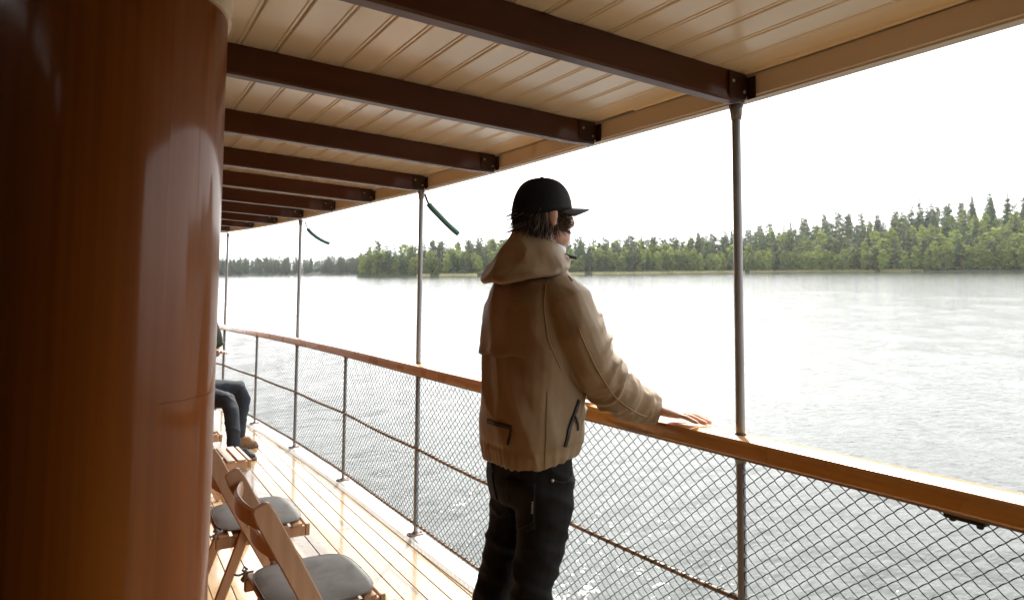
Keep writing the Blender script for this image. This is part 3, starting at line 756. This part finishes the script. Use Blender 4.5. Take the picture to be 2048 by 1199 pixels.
# stand collar with pale lining and toggle
m = MB(); rr = []
for i in range(25):
    a = rad(40 + 280*i/24); c = V((1.398 + .074*math.cos(a), MY + .076*math.sin(a), 0)); n_ = V((math.cos(a), math.sin(a), 0)); zt = 1.672 - .014*math.cos(a)
    rr.append([c + n_*.004 + V((0, 0, 1.53)) - MO, c + n_*.003 + V((0, 0, zt)) - MO, c - n_*.001 + V((0, 0, zt)) - MO, c - n_*.001 + V((0, 0, 1.53)) - MO])
part('collar', MB().loft(rr), M_jacket_in, jacket, True)
m = MB(); tg = V((1.402, 2.0, 1.625)); m.tube([tg, tg + V((.012, -.012, .010)), tg + V((.024, -.018, 0)), tg + V((.03, -.022, -.006))], [.0028]*4, 6); m.tube([tg + V((.024, -.018, 0)), tg + V((.046, -.026, -.004))], [.007, .006], 8)
m.v = [tuple(V(p) - MO) for p in m.v]; part('toggle', m, M_zip, jacket)

# trousers
m = MB()
m.loft([ell_ring((1.338, MY, 1.0), .116, .164, 28), ell_ring((1.338, MY, .92), .130, .178, 28), ell_ring((1.338, MY, .83), .136, .184, 28), ell_ring((1.345, MY, .765), .125, .180, 28)])
m.tube([p for p, r in R_LEG], [r for p, r in R_LEG], 20); m.tube([p for p, r in L_LEG], [r for p, r in L_LEG], 20)
def tr(p, nn):
    x, y, z = p
    d = .004*noise.noise(p*8)
    k = max(0, min(1, (.80 - z)/.1)); d += .0060*k*ridge(V((x + .5*z, y*.8, z + .35*x)), (6, 5, 10)) + .003*ridge(V((x, y, z*1.2)), (11, 11, 18))*k
    d += .005*(1 - k)*ridge(V((x + z, y, z)), (7, 8, 7))
    return d
tmesh = solid('trousers', m, .0075, 4, tr)
tbvh = BVHTree.FromPolygons([v.co.copy() for v in tmesh.vertices], [tuple(p.vertices) for p in tmesh.polygons])
shift(tmesh, MO); trousers = part('trousers', tmesh, M_trouser, man)
def leg_pt(ang, z, off): return on_trunk(ang, z, off, tbvh)
for (a0, a1) in ((203, 242), (138, 172)):
    m = MB(); rows = []
    for j in range(9):
        z = .715 + .15*j/8; row = []
        for i in range(9):
            u = i/8; zz = z - (.022*(1 - abs(2*u - 1)) if j < 2 else 0); row.append(leg_pt(a0 + (a1 - a0)*u, zz, .0035) - MO)
        rows.append(row)
    m.loft(rows, False, False); pk = part('back_pocket', m, M_trouser, trousers, True); s = pk.modifiers.new('t', 'SOLIDIFY'); s.thickness = .003; s.offset = -1
    edge = [(a0 + 1.5, .86), (a0 + 1.5, .74), ((a0+a1)/2, .7), (a1 - 1.5, .74), (a1 - 1.5, .86)]
    part('stitching', strip(lerp_path(edge, 24), .0014, .0045, .0010, tbvh), M_stitch, trousers)
for i in range(7): part('tab_mark', strip([(238.5 + .25*(i % 2), .765 + i*.0062), (240.3, .768 + i*.0062)], .0012, .0058, .0007, tbvh), M_tab, trousers)
part('pocket_edge', strip(lerp_path([(262, .872), (272, .862), (284, .868), (292, .89)], 14), .0016, .003, .0012, tbvh), M_stitch, trousers)
m = MB(); rv = leg_pt(260, .872, .003) - MO; m.ellipsoid(rv, (.006, .006, .006), None, 10, 6); part('rivet', m, M_screw, trousers, True)
for leg in (R_LEG, L_LEG):
    f = V(leg[-1][0]); m = MB()
    m.loft([ell_ring((f.x + .05, f.y, z), a, b, 24, 2.6) for z, a, b in ((.034, .146, .050), (.06, .142, .050), (.085, .10, .046), (.10, .06, .045))])
    sh = solid('shoe', m, .007, 5); part('shoe', shift(sh, MO), M_cap, man)
    m = MB(); m.loft([ell_ring((f.x + .05, f.y, z), .15, .053, 24, 2.6) for z in (.001, .022, .036)]); m.v = [tuple(V(p) - MO) for p in m.v]
    part('shoe_sole', m, M_brim, man, True)

# cap
RH = Matrix.Rotation(HY, 3, 'Z') @ Matrix.Rotation(rad(-1), 3, 'Y')
def HP(x, y, z): return HC + RH @ V((x, y, z)) - MO
rings = []
for i in range(15):
    u = i/14; a = u*math.pi/2; zz = .008 + .129*math.sin(a)
    ring = []
    for j in range(48):
        t = 2*math.pi*j/48; cc, s = math.cos(t), math.sin(t); k = math.cos(a)**(.70 + .10*cc) if i < 14 else .02; seam = .0016*max(0, 1 - abs(((t + math.pi/6) % (math.pi/3)) - math.pi/6)/.05)
        dip = (-.026*max(0, -cc)**1.2 + .012*max(0, cc)) * (1 - u)
        fr = 1 + .03*max(0, cc)*math.sin(a)
        ring.append(HP(-.006 + (.1165*fr - seam)*k*cc, (.0955 - seam)*k*s, zz + dip))
    rings.append(ring)
cap = part('cap', MB().loft(rings), M_cap, man, True)
m = MB(); m.ellipsoid(HP(-.004, 0, .138), (.008, .008, .005)); part('button', m, M_cap, cap, True)
m = MB(); rows = []
for i in range(9):
    u = i/8; row = []
    for j in range(21):
        t = rad(-74 + 148*j/20); bx, by = -.006 + .113*math.cos(t), .0925*math.sin(t)
        ln = .080*math.cos(t*.80)**.6
        row.append(HP(bx + u*ln, by*(1 + .05*u), .028 - .040*(abs(t)/rad(74))**1.8*(.55 + .45*u) + .002*u))
    rows.append(row)
m.loft(rows, False, False); br = part('brim', m, M_brim, cap, True); s = br.modifiers.new('t', 'SOLIDIFY'); s.thickness = .004; s.offset = 0
# hair: a close shell and loose wind-blown locks below the cap
m = MB(); sh = []
for z, cx_, a, b in ((-.088, -.035, .050, .050), (-.06, -.020, .078, .070), (-.03, -.012, .090, .0765), (0, -.008, .095, .0795), (.03, -.006, .097, .080), (.055, -.006, .095, .079)):
    sh.append([HP(min(p.x, .030 - (.045 if z < -.02 else 0)), p.y, p.z) for p in ell_ring((cx_, 0, z), a, b, 28, 2.2)])
hair = part('hair', MB().loft(sh), M_hair, man, True)
random.seed(21); m = MB()
for k in range(1700):
    side = random.random(); ang = rad(random.uniform(48, 312)); z0 = random.uniform(-.055, .03)
    cc, s = math.cos(ang), math.sin(ang)
    if abs(cc) < .22 and z0 > -.03: continue
    front = cc > .25
    p = V((-.008 + .098*cc, .080*s, z0)); L_ = random.uniform(.045, .08) if not front else random.uniform(.025, .05)
    out = V((cc, s, 0)); d = (out*random.uniform(-.15, .12) + V((0, 0, -1)) + V((random.uniform(-.2, .2), random.uniform(-.25, .25), 0))).normalized()
    if random.random() < .05 and cc < -.2: d = (out*1.1 + V((0, .5, -.5))).normalized()
    if front: d = (V((.8, s*.3, -.5)) + V((random.uniform(-.3, .3), 0, random.uniform(-.3, .3)))).normalized()
    pts = []; rs = []; curlv = V((random.uniform(-.35, .1), random.uniform(-.1, .45), random.uniform(0, .3))) + out*random.uniform(-.25, .4)
    for i in range(6):
        u = i/5; q = p + d*L_*u + curlv*L_*.35*u*u; pts.append(HP(q.x, q.y, q.z)); rs.append(.0013*(1 - u)**.6 + .0002)
    m.tube(pts, rs, 4, False)
part('locks', m, M_hair, hair, True, recalc=False)

# ---- the person sitting farther along, mostly hidden by the cabin wall
SO = V((.72, 6.95, 0))
sp = thing('person', 'seated person in olive coat and blue jeans, partly hidden by the varnished wall', 'person', SO)
sl_ = [((.74, 7.06, .53), .095), ((.95, 7.06, .545), .088), ((1.17, 7.05, .54), .074), ((1.205, 7.03, .44), .068), ((1.175, 6.98, .28), .060), ((1.15, 6.93, .10), .058)]
sr_ = [((.74, 6.84, .53), .095), ((.88, 6.70, .52), .085), ((1.00, 6.58, .50), .070), ((1.02, 6.52, .42), .062), ((1.03, 6.45, .28), .056), ((1.04, 6.42, .10), .052)]
al_ = [((.70, 6.745, 1.22), .060), ((.84, 6.70, 1.16), .070), ((.90, 6.68, 1.02), .062), ((.80, 6.74, .96), .05), ((.70, 6.82, .98), .045)]
ar_ = [((.70, 7.155, 1.22), .060), ((.80, 7.19, 1.10), .064), ((.86, 7.20, .96), .058), ((.92, 7.10, .90), .045), ((.96, 7.03, .90), .04)]
m = MB(); head(m, (.74, 6.95, 1.46)); m.tube([(.69, 6.95, 1.18), (.715, 6.95, 1.40)], [.065, .055], 12)
m.loft([ell_ring((x_, 6.95, z), a, b, 20) for z, x_, a, b in ((.47, .70, .11, .16), (.7, .68, .11, .155), (.95, .68, .11, .165), (1.15, .69, .105, .175), (1.25, .69, .08, .12))])
for a in (sl_, sr_, al_, ar_): m.tube([p for p, r in a], [r*.72 for p, r in a], 10)
for a in (sl_, sr_):
    f = V(a[-1][0]); m.tube([f + V((-.05, 0, -.03)), f + V((.05, -.01, -.05)), f + V((.14, -.03, -.065))], [.034, .034, .02], 10)
hand(m, al_[-1][0], (-.3, .9, .25), (.3, .2, .9), 1, (.4, .5, .4)); hand(m, ar_[-1][0], (.2, -.9, .1), (.2, 0, .9), -1, (.4, .5, .4))
part('body', shift(solid('body', m, .0055, 3), SO), M_skin, sp)
m = MB(); m.loft([ell_ring((x_, 6.95, z), a, b, 24) for z, x_, a, b in ((.62, .68, .135, .185), (.8, .67, .14, .19), (1.0, .67, .14, .20), (1.16, .68, .13, .205), (1.25, .69, .10, .16), (1.31, .70, .07, .08))])
for a in (al_, ar_): m.tube([p for p, r in a], [r*1.15 for p, r in a], 16)
coat = part('coat', shift(solid('coat', m, .009, 4, lambda p, n: .007*ridge(p, (9, 9, 7)) + .004*noise.noise(p*16)), SO), M_green_coat, sp)
m = MB(); m.loft([ell_ring((x_, 6.95, z), a, b, 24) for z, x_, a, b in ((.46, .73, .15, .175), (.55, .73, .165, .185), (.68, .71, .15, .175))])
part('shirt', shift(solid('shirt', m, .01, 4), SO), M_grey_shirt, sp)
m = MB()
for a in (sl_, sr_): m.tube([p for p, r in a], [r*1.08 for p, r in a], 16)
m.loft([ell_ring((.72, 6.95, z), .15, .19, 20) for z in (.46, .60)])
part('jeans', shift(solid('jeans', m, .008, 4, lambda p, n: .004*ridge(p, (8, 8, 9)) + .002*noise.noise(p*14)), SO), M_jean, sp)
hm = MB(); hm.ellipsoid(V((.725, 6.95, 1.49)) - SO, (.108, .088, .10)); hb = part('hair', hm, M_hair, sp, True)
for a, mt, nm, dy in ((sl_, M_shoe_tan, 'tan_shoe', -.03), (sr_, M_navy, 'navy_shoe', -.02)):
    f = V(a[-1][0]); m = MB()
    m.loft([ell_ring((f.x + .045, f.y - .01, z), a_, b_, 20, 2.6) for z, a_, b_ in ((.024, .138, .046), (.05, .132, .047), (.075, .085, .045), (.11, .058, .044))])
    part(nm, shift(solid(nm, m, .008, 4), SO), mt, sp)
    m = MB(); m.loft([ell_ring((f.x + .047, f.y - .01, z), .143, .049, 24, 2.6) for z in (.001, .016, .026)]); m.v = [tuple(V(p) - SO) for p in m.v]
    part('shoe_sole', m, M_sole, sp, True)

# everything aboard takes the ferry's trim and heel
bpy.context.view_layer.update()
for o in ABOARD: o.matrix_basis = BOAT @ o.matrix_basis

# ------------------------------------------------------------------ lake
def water_material():
    m = bpy.data.materials.new('lake water'); m.use_nodes = True; t = m.node_tree; L = t.links; p = t.nodes['Principled BSDF']
    p.inputs['Base Color'].default_value = (.030, .036, .033, 1); p.inputs['Roughness'].default_value = .045; p.inputs['IOR'].default_value = 1.333
    co = t.nodes.new('ShaderNodeTexCoord'); tot = None
    for sc_, amp, det, rz in (((.75, 1.5, 1), .020, 4, -22), ((2.6, 4.6, 1), .036, 5, -45), ((9, 14, 1), .011, 3, -15)):
        mp_ = t.nodes.new('ShaderNodeMapping'); mp_.inputs['Scale'].default_value = sc_; mp_.inputs['Rotation'].default_value = (0, 0, rad(rz))
        n = t.nodes.new('ShaderNodeTexNoise'); n.inputs['Scale'].default_value = 1; n.inputs['Detail'].default_value = det; n.inputs['Roughness'].default_value = .5; n.inputs['Distortion'].default_value = .4
        L.new(co.outputs['Object'], mp_.inputs[0]); L.new(mp_.outputs[0], n.inputs[0])
        mu = t.nodes.new('ShaderNodeMath'); mu.operation = 'MULTIPLY'; mu.inputs[1].default_value = amp; L.new(n.outputs[0], mu.inputs[0])
        if tot is None: tot = mu.outputs[0]
        else:
            a = t.nodes.new('ShaderNodeMath'); a.operation = 'ADD'; L.new(tot, a.inputs[0]); L.new(mu.outputs[0], a.inputs[1]); tot = a.outputs[0]
    b = t.nodes.new('ShaderNodeBump'); b.inputs['Strength'].default_value = 1; b.inputs['Distance'].default_value = 1
    L.new(tot, b.inputs['Height']); L.new(b.outputs[0], p.inputs['Normal'])
    return m
lm = MB().add([(-5000, -5000, -.45), (5000, -5000, -.45), (5000, 5000, -.45), (-5000, 5000, -.45)], [(0, 1, 2, 3)])
STEP = .0060; NA = int(rad(150)/STEP); NR = int(math.log(1300/3.2)/STEP); wv = []; wf = []
ca_, sa_ = math.cos(rad(-38)), math.sin(rad(-38))
for j in range(NR + 1):
    r = 3.2*math.exp(STEP*j); sp_ = r*STEP; fade = max(0, min(1, (1250 - r)/120))
    lv = [(L_, a*min(1, max(0, (L_/sp_ - 2.2)/2.5))*fade) for L_, a in ((14, .07), (5.5, .055), (2.2, .042), (.9, .030), (.42, .017))]
    lv = [q for q in lv if q[1] > 1e-4]
    for i in range(NA + 1):
        a = rad(-40) + rad(150)*i/NA; x_, y_ = r*math.sin(a), r*math.cos(a); u_, v_ = x_*ca_ - y_*sa_, (x_*sa_ + y_*ca_)*1.7
        z_ = 0
        for q, (L_, am) in enumerate(lv): z_ += am*noise.noise((u_/L_, v_/L_, q*7.7))
        wv.append((x_, y_, z_))
for j in range(NR):
    for i in range(NA):
        k = j*(NA + 1) + i; wf.append((k, k + NA + 1, k + NA + 2, k + 1))
lm.add(wv, wf)
lake = part('lake', lm, water_material(), smooth=True, boat=False, recalc=False)
tag(lake, 'wide silvery lake with small wind ripples', None, None, 'structure')

# ------------------------------------------------------------------ far shores
def pol(az, d, z=0): return V((d*math.sin(rad(az)), d*math.cos(rad(az)), z))
shore_d = cat_rom([(16, 520), (18.2, 470), (22, 446), (25.7, 430), (32, 440), (40, 452), (46, 470), (51, 480), (57, 468), (63, 452), (70, 440), (80, 430), (95, 440)])
slope = cat_rom([(16, .03), (20, .035), (26, .06), (32, .065), (40, .065), (47, .09), (54, .14), (60, .175), (68, .21), (80, .21), (95, .2)])
def ground(az, t):
    k = min(t, 190); h = .25 + .035*min(t, 12) + slope(az)*max(0, k - 8)*min(1, k/40)
    return h + .8*noise.noise(pol(az, 400 + t)*.02)
M_land = material('mossy ground', (.012, .018, .008), (.026, .032, .013), (.15, .15, .15), 5, .95, .2, .5)
M_shore = material('pale shore grass', (.30, .29, .14), (.44, .41, .22), (.12, .12, .3), 5, .95)
def land(name, a0, a1, sd_, gr, depth, label, mat):
    na, ntt = 110, 14; vs_ = []; fs = []
    for i in range(na + 1):
        az = a0 + (a1 - a0)*i/na; s = sd_(az) + 3*noise.noise((az*1.7, 0, 1)) + 1.5*noise.noise((az*6, 3, 1))
        for j in range(ntt + 1):
            t = depth*(j/ntt)**1.8 - 1.5; vs_.append(pol(az, s + t, -.4 if j == 0 else gr(az, max(t, 0))))
    for i in range(na):
        for j in range(ntt):
            k = i*(ntt + 1) + j; fs.append((k, k + 1, k + ntt + 2, k + ntt + 1))
    o = part(name, MB().add(vs_, fs), mat, smooth=True, boat=False); tag(o, label, None, None, 'structure'); return o
land('wooded_shore', 18.2, 92, shore_d, ground, 205, 'low grassy land under the forest across the lake', M_land)
far_d = cat_rom([(-6, 900), (4, 800), (12, 785), (19, 760), (26, 800), (34, 860)])
def gr2(az, t): return .3 + .05*min(t, 120)
land('distant_shore', -6, 33, far_d, gr2, 200, 'distant low shore at the left edge of the lake', M_land)

def leafmat(name, c1, c2, rnd):
    m = material(name, c1, c2, (.9, .9, .9), 3, .75, rnd=rnd, spec=.25)
    t = m.node_tree; p = t.nodes['Principled BSDF']; out = t.nodes['Material Output']
    tl = t.nodes.new('ShaderNodeBsdfTranslucent'); mx = t.nodes.new('ShaderNodeMixShader'); mx.inputs[0].default_value = .35
    src = p.inputs['Base Color'].links[0].from_socket
    t.links.new(src, tl.inputs[0]); t.links.new(p.outputs[0], mx.inputs[1]); t.links.new(tl.outputs[0], mx.inputs[2]); t.links.new(mx.outputs[0], out.inputs[0]); return m
M_spruce = leafmat('spruce needles', (.020, .042, .016), (.052, .082, .028), .3)
M_pine = leafmat('pine needles', (.035, .055, .022), (.07, .095, .035), .3)
M_birch = leafmat('birch leaves', (.095, .135, .024), (.185, .215, .048), .4)
M_bark = material('grey bark', (.07, .055, .045), (.14, .11, .09), (2, 2, .6), 4, .9)
M_birchbark = material('pale birch bark', (.16, .15, .13), (.07, .06, .05), (1.2, 1.2, 3), 3, .8, ramp=(.55, .7))
M_pinebark = material('orange pine bark', (.16, .075, .035), (.24, .12, .06), (2, 2, .6), 4, .9)

def quad(m, c, n, s, rot, asp=1.0):
    n = n.normalized(); x = n.cross(V((.3, .2, 1))).normalized(); y = n.cross(x); cr, sr = math.cos(rot), math.sin(rot)
    a, b = (x*cr + y*sr)*s, (y*cr - x*sr)*s*asp
    m.add([c - a, c - b*.8 + a*.1, c + a, c + b], [(0, 1, 2, 3)])
def rv(): return V((random.gauss(0, 1), random.gauss(0, 1), random.gauss(0, 1)))
def trunk_mesh(h, r, limbs):
    m = MB(); m.tube([(0, 0, -.6), (0.05, 0, h*.3), (-.05, .06, h*.65), (0, 0, h)], [r*1.15, r*.85, r*.5, .03], 6)
    for (z, a, l, up) in limbs:
        b = V((0, 0, z)); d = V((math.cos(a), math.sin(a), up)); m.tube([b, b + d*l*.5, b + d*l + V((0, 0, .2))], [r*.35, r*.22, .03], 4)
    return m.mesh('trunk', True)
def spruce(seed, light=1):
    random.seed(seed); h = 20; W = random.uniform(2.9, 3.8); m = MB(); lev = 30
    for i in range(lev):
        u = (i + random.uniform(-.3, .3))/lev; z = 1.5 + u*(h - 1.6); r = W*(1 - u)**.8*random.uniform(.75, 1.15) + .12
        nb = max(5, int(15*(1 - u) + 5))
        for j in range(nb):
            a = random.uniform(0, 6.283); rr_ = r*random.uniform(.65, 1.1); d = V((math.cos(a), math.sin(a), 0)); s = V((-d.y, d.x, 0))
            wv = .30 + rr_*.22; b = V((0, 0, z)); mid = b + d*rr_*.55 + V((0, 0, -.12*rr_)); tip = b + d*rr_ + V((0, 0, -.34*rr_ + random.uniform(-.1, .2)))
            m.add([b + d*.15, mid + s*wv + V((0, 0, -.15)), tip, mid - s*wv + V((0, 0, -.15)), mid + V((0, 0, .14))], [(0, 1, 4), (0, 4, 3), (1, 2, 4), (4, 2, 3)])
    m.tube([(0, 0, h - 1.2), (0, 0, h + .6)], [.16, .02], 4)
    return m.mesh('crown', False, recalc=False), trunk_mesh(h - .5, .26, [(2.2, 1, 1.2, -.2), (3.1, 3, 1.1, -.2), (4.2, 5, 1.2, -.2)])
def blobs(seed, h, blob_list, nq, size):
    random.seed(seed); m = MB()
    for (c, r) in blob_list:
        c = V(c)
        for k in range(int(nq*r[0]*r[2]*.5)):
            d = rv().normalized(); q = random.random()**.35
            p = c + V((d.x*r[0], d.y*r[1], d.z*r[2]))*q
            quad(m, p, d + rv()*.55 + V((0, 0, .25)), size*random.uniform(.6, 1.25), random.uniform(0, 6.28), random.uniform(.6, .95))
    return m.mesh('crown', False, recalc=False)
def birch(seed):
    random.seed(seed); h = 17; bl = []
    n = random.randint(12, 16)
    for i in range(n):
        u = i/(n - 1); z = 3.6 + u*(h - 4.2); R_ = 3.7*math.sin(math.pi*min(1, .16 + u*.80))**.8
        a = i*2.4 + random.uniform(-.4, .4); o = R_*random.uniform(.3, .75)
        s = random.uniform(1.4, 2.2)*(1.12 - .42*u); bl.append(((o*math.cos(a), o*math.sin(a), z), (s, s, s*1.15)))
    limbs = [(c[2]*.72, math.atan2(c[1], c[0]), math.hypot(c[0], c[1]), 1.0) for c, r in bl[:9]]
    return blobs(seed, h, bl, 46, .50), trunk_mesh(h - 1, .19, limbs)
def pine(seed):
    random.seed(seed); h = 19; bl = []; n = random.randint(9, 12)
    for i in range(n):
        u = i/(n - 1); z = 6.5 + u*(h - 7.4); R_ = 3.0*(1 - .65*u); a = i*2.3 + random.uniform(-.5, .5); o = R_*random.uniform(.3, .8)
        s = random.uniform(1.3, 2.0)*(1.05 - .3*u); bl.append(((o*math.cos(a), o*math.sin(a), z), (s, s, s*.75)))
    limbs = [(c[2] - .6, math.atan2(c[1], c[0]), math.hypot(c[0], c[1]), .3) for c, r in bl]
    return blobs(seed, h, bl, 58, .45), trunk_mesh(h - .6, .21, limbs)
KINDS = {'spruce': [spruce(100 + i) for i in range(5)], 'birch': [birch(200 + i) for i in range(5)], 'pine': [pine(300 + i) for i in range(4)]}
MATS = {'spruce': (M_spruce, M_bark), 'birch': (M_birch, M_birchbark), 'pine': (M_pine, M_pinebark)}
for k, l in KINDS.items():
    for cm, tm in l: cm.materials.append(MATS[k][0]); tm.materials.append(MATS[k][1])
LAB = {('spruce', 0): 'dark pointed spruce in the front rows of the wooded shore', ('spruce', 1): 'dark pointed spruce standing higher on the wooded hill',
       ('birch', 0): 'light green leafy birch near the waterline of the wooded shore', ('birch', 1): 'light green leafy birch standing higher on the wooded hill',
       ('pine', 0): 'grey green pine in the front rows of the wooded shore', ('pine', 1): 'grey green pine standing higher on the wooded hill'}
random.seed(42); placed = []; count = 0
def tree(kind, az, d, z, hs, front):
    global count
    cm, tm = random.choice(KINDS[kind]); p = pol(az, d, z - .1)
    t = bpy.data.objects.new(kind + '_tree', None); COL.objects.link(t); t.location = p; ws = hs*random.uniform(1.2, 1.6)
    t.scale = (ws, ws, hs); t.rotation_euler = (random.uniform(-.02, .02), random.uniform(-.02, .02), random.uniform(0, 6.28))
    tag(t, LAB[(kind, 0 if front else 1)], 'tree', ('front row ' if front else 'hillside ') + kind + ' trees')
    for nm, me in (('crown', cm), ('trunk', tm)):
        c = bpy.data.objects.new(nm, me); COL.objects.link(c); c.parent = t
    count += 1
rows = [(5, 5.2), (10, 5.5), (17, 5.8), (26, 6.4), (37, 8), (50, 8.5), (66, 9.5), (85, 10), (108, 11), (135, 10.5), (160, 10), (182, 9)]
for ri, (t0, spc) in enumerate(rows):
    az = 18.35 + random.uniform(0, .4) + (.5 if ri > 3 else 0)
    while az < 73:
        d0 = shore_d(az); sl2 = slope(az)
        hidden = (ri > 4 and sl2 < .045) or (ri > 8 and sl2 < .085)
        tt = t0 + random.uniform(-.3, .3)*spc
        if not hidden and not (ri > 5 and random.random() < .12):
            nn = noise.noise((az*.45, ri*.35, 7))
            r = random.random() + nn*.55
            if ri < 2: kind = 'birch' if r < .70 else 'spruce' if r < .85 else 'pine'
            else: kind = 'birch' if r < .28 else 'spruce' if r < .76 else 'pine'
            if ri > 9 and kind == 'birch': kind = 'spruce'
            hs = random.uniform(.85, 1.15)*(.72 + .13*ri if ri < 3 else 1.12)
            if kind == 'spruce': hs *= random.uniform(.85, 1.18)
            tree(kind, az, d0 + tt, ground(az, tt), hs, ri < 3)
        az += math.degrees(spc*random.uniform(.7, 1.25)/(d0 + t0))
print('trees', count)

# undergrowth and reeds along the waterline
random.seed(8); m = MB(); mr = MB()
for k in range(5200):
    az = random.uniform(18.4, 74); t = 1 + abs(random.gauss(0, 7)); hgt = random.uniform(.2, 2.6)*(.5 + .5*noise.noise((az*1.3, 0, 3)) + .3)
    p = pol(az, shore_d(az) + t, ground(az, t) + max(.1, hgt)); quad(m, p, rv() + V((0, 0, .5)), random.uniform(.35, .75), random.uniform(0, 6), .8)
o = part('undergrowth', m, leafmat('shrub leaves', (.07, .095, .02), (.15, .17, .05), 0), boat=False, recalc=False); tag(o, 'low green shrubs along the far waterline', 'shrubs', None, 'stuff')
for k in range(15000):
    az = random.uniform(23, 62)
    if noise.noise((az*.55, 4, 4)) < -.28: continue
    t = random.uniform(-2.2, 2.5); p = pol(az, shore_d(az) + 3*noise.noise((az*1.7, 0, 1)) + t, 0); h = random.uniform(.6, 1.9); a = V((.2, .06, 0)); l = V((random.uniform(-.2, .2), random.uniform(-.2, .2), h))
    mr.add([p - a, p + a, p + l], [(0, 1, 2)])
o = part('reeds', mr, M_shore, boat=False, recalc=False); tag(o, 'pale reeds and grass fringe at the far waterline', 'reeds', None, 'stuff')

# the distant wood reads as one dark mass
random.seed(77); m = MB()
SP = [spruce(900 + i)[0] for i in range(2)] + [pine(910)[0], birch(920)[0]]
tv = [([v.co.copy() for v in q.vertices], [tuple(p.vertices) for p in q.polygons]) for q in SP]
for k in range(520):
    az = random.uniform(6, 25); t = random.uniform(3, 60); p = pol(az, far_d(az) + t, gr2(az, t)); s = random.uniform(.75, 1.1); vv, ff = random.choice(tv); ca, sa = math.cos(k), math.sin(k)
    keep = ff[::2]
    used = {}; nv = []; nf = []
    for f in keep:
        g = []
        for i in f:
            if i not in used: used[i] = len(nv); q = vv[i]; nv.append(p + V((q.x*ca - q.y*sa, q.x*sa + q.y*ca, q.z))*s*1.0 + V((0, 0, 0)))
            g.append(used[i])
        nf.append(tuple(g))
    m.add(nv, nf)
o = part('distant_forest', m, leafmat('distant needles', (.022, .038, .018), (.05, .07, .03), 0), boat=False, recalc=False); tag(o, 'dark distant forest on the low shore at left', 'forest', None, 'stuff')

# ------------------------------------------------------------------ hazy air over the lake
hm = bpy.data.materials.new('haze'); hm.use_nodes = True; t = hm.node_tree; t.nodes.clear()
pv = t.nodes.new('ShaderNodeVolumePrincipled'); pv.inputs['Color'].default_value = (.93, .97, 1, 1); pv.inputs['Density'].default_value = .00007; pv.inputs['Anisotropy'].default_value = .25
oo = t.nodes.new('ShaderNodeOutputMaterial'); t.links.new(pv.outputs[0], oo.inputs['Volume'])
hz = part('haze', MB().box((300, 350, 44), (5600, 5600, 46)), hm, boat=False); tag(hz, 'pale summer haze in the air over the lake', 'haze', None, 'stuff')
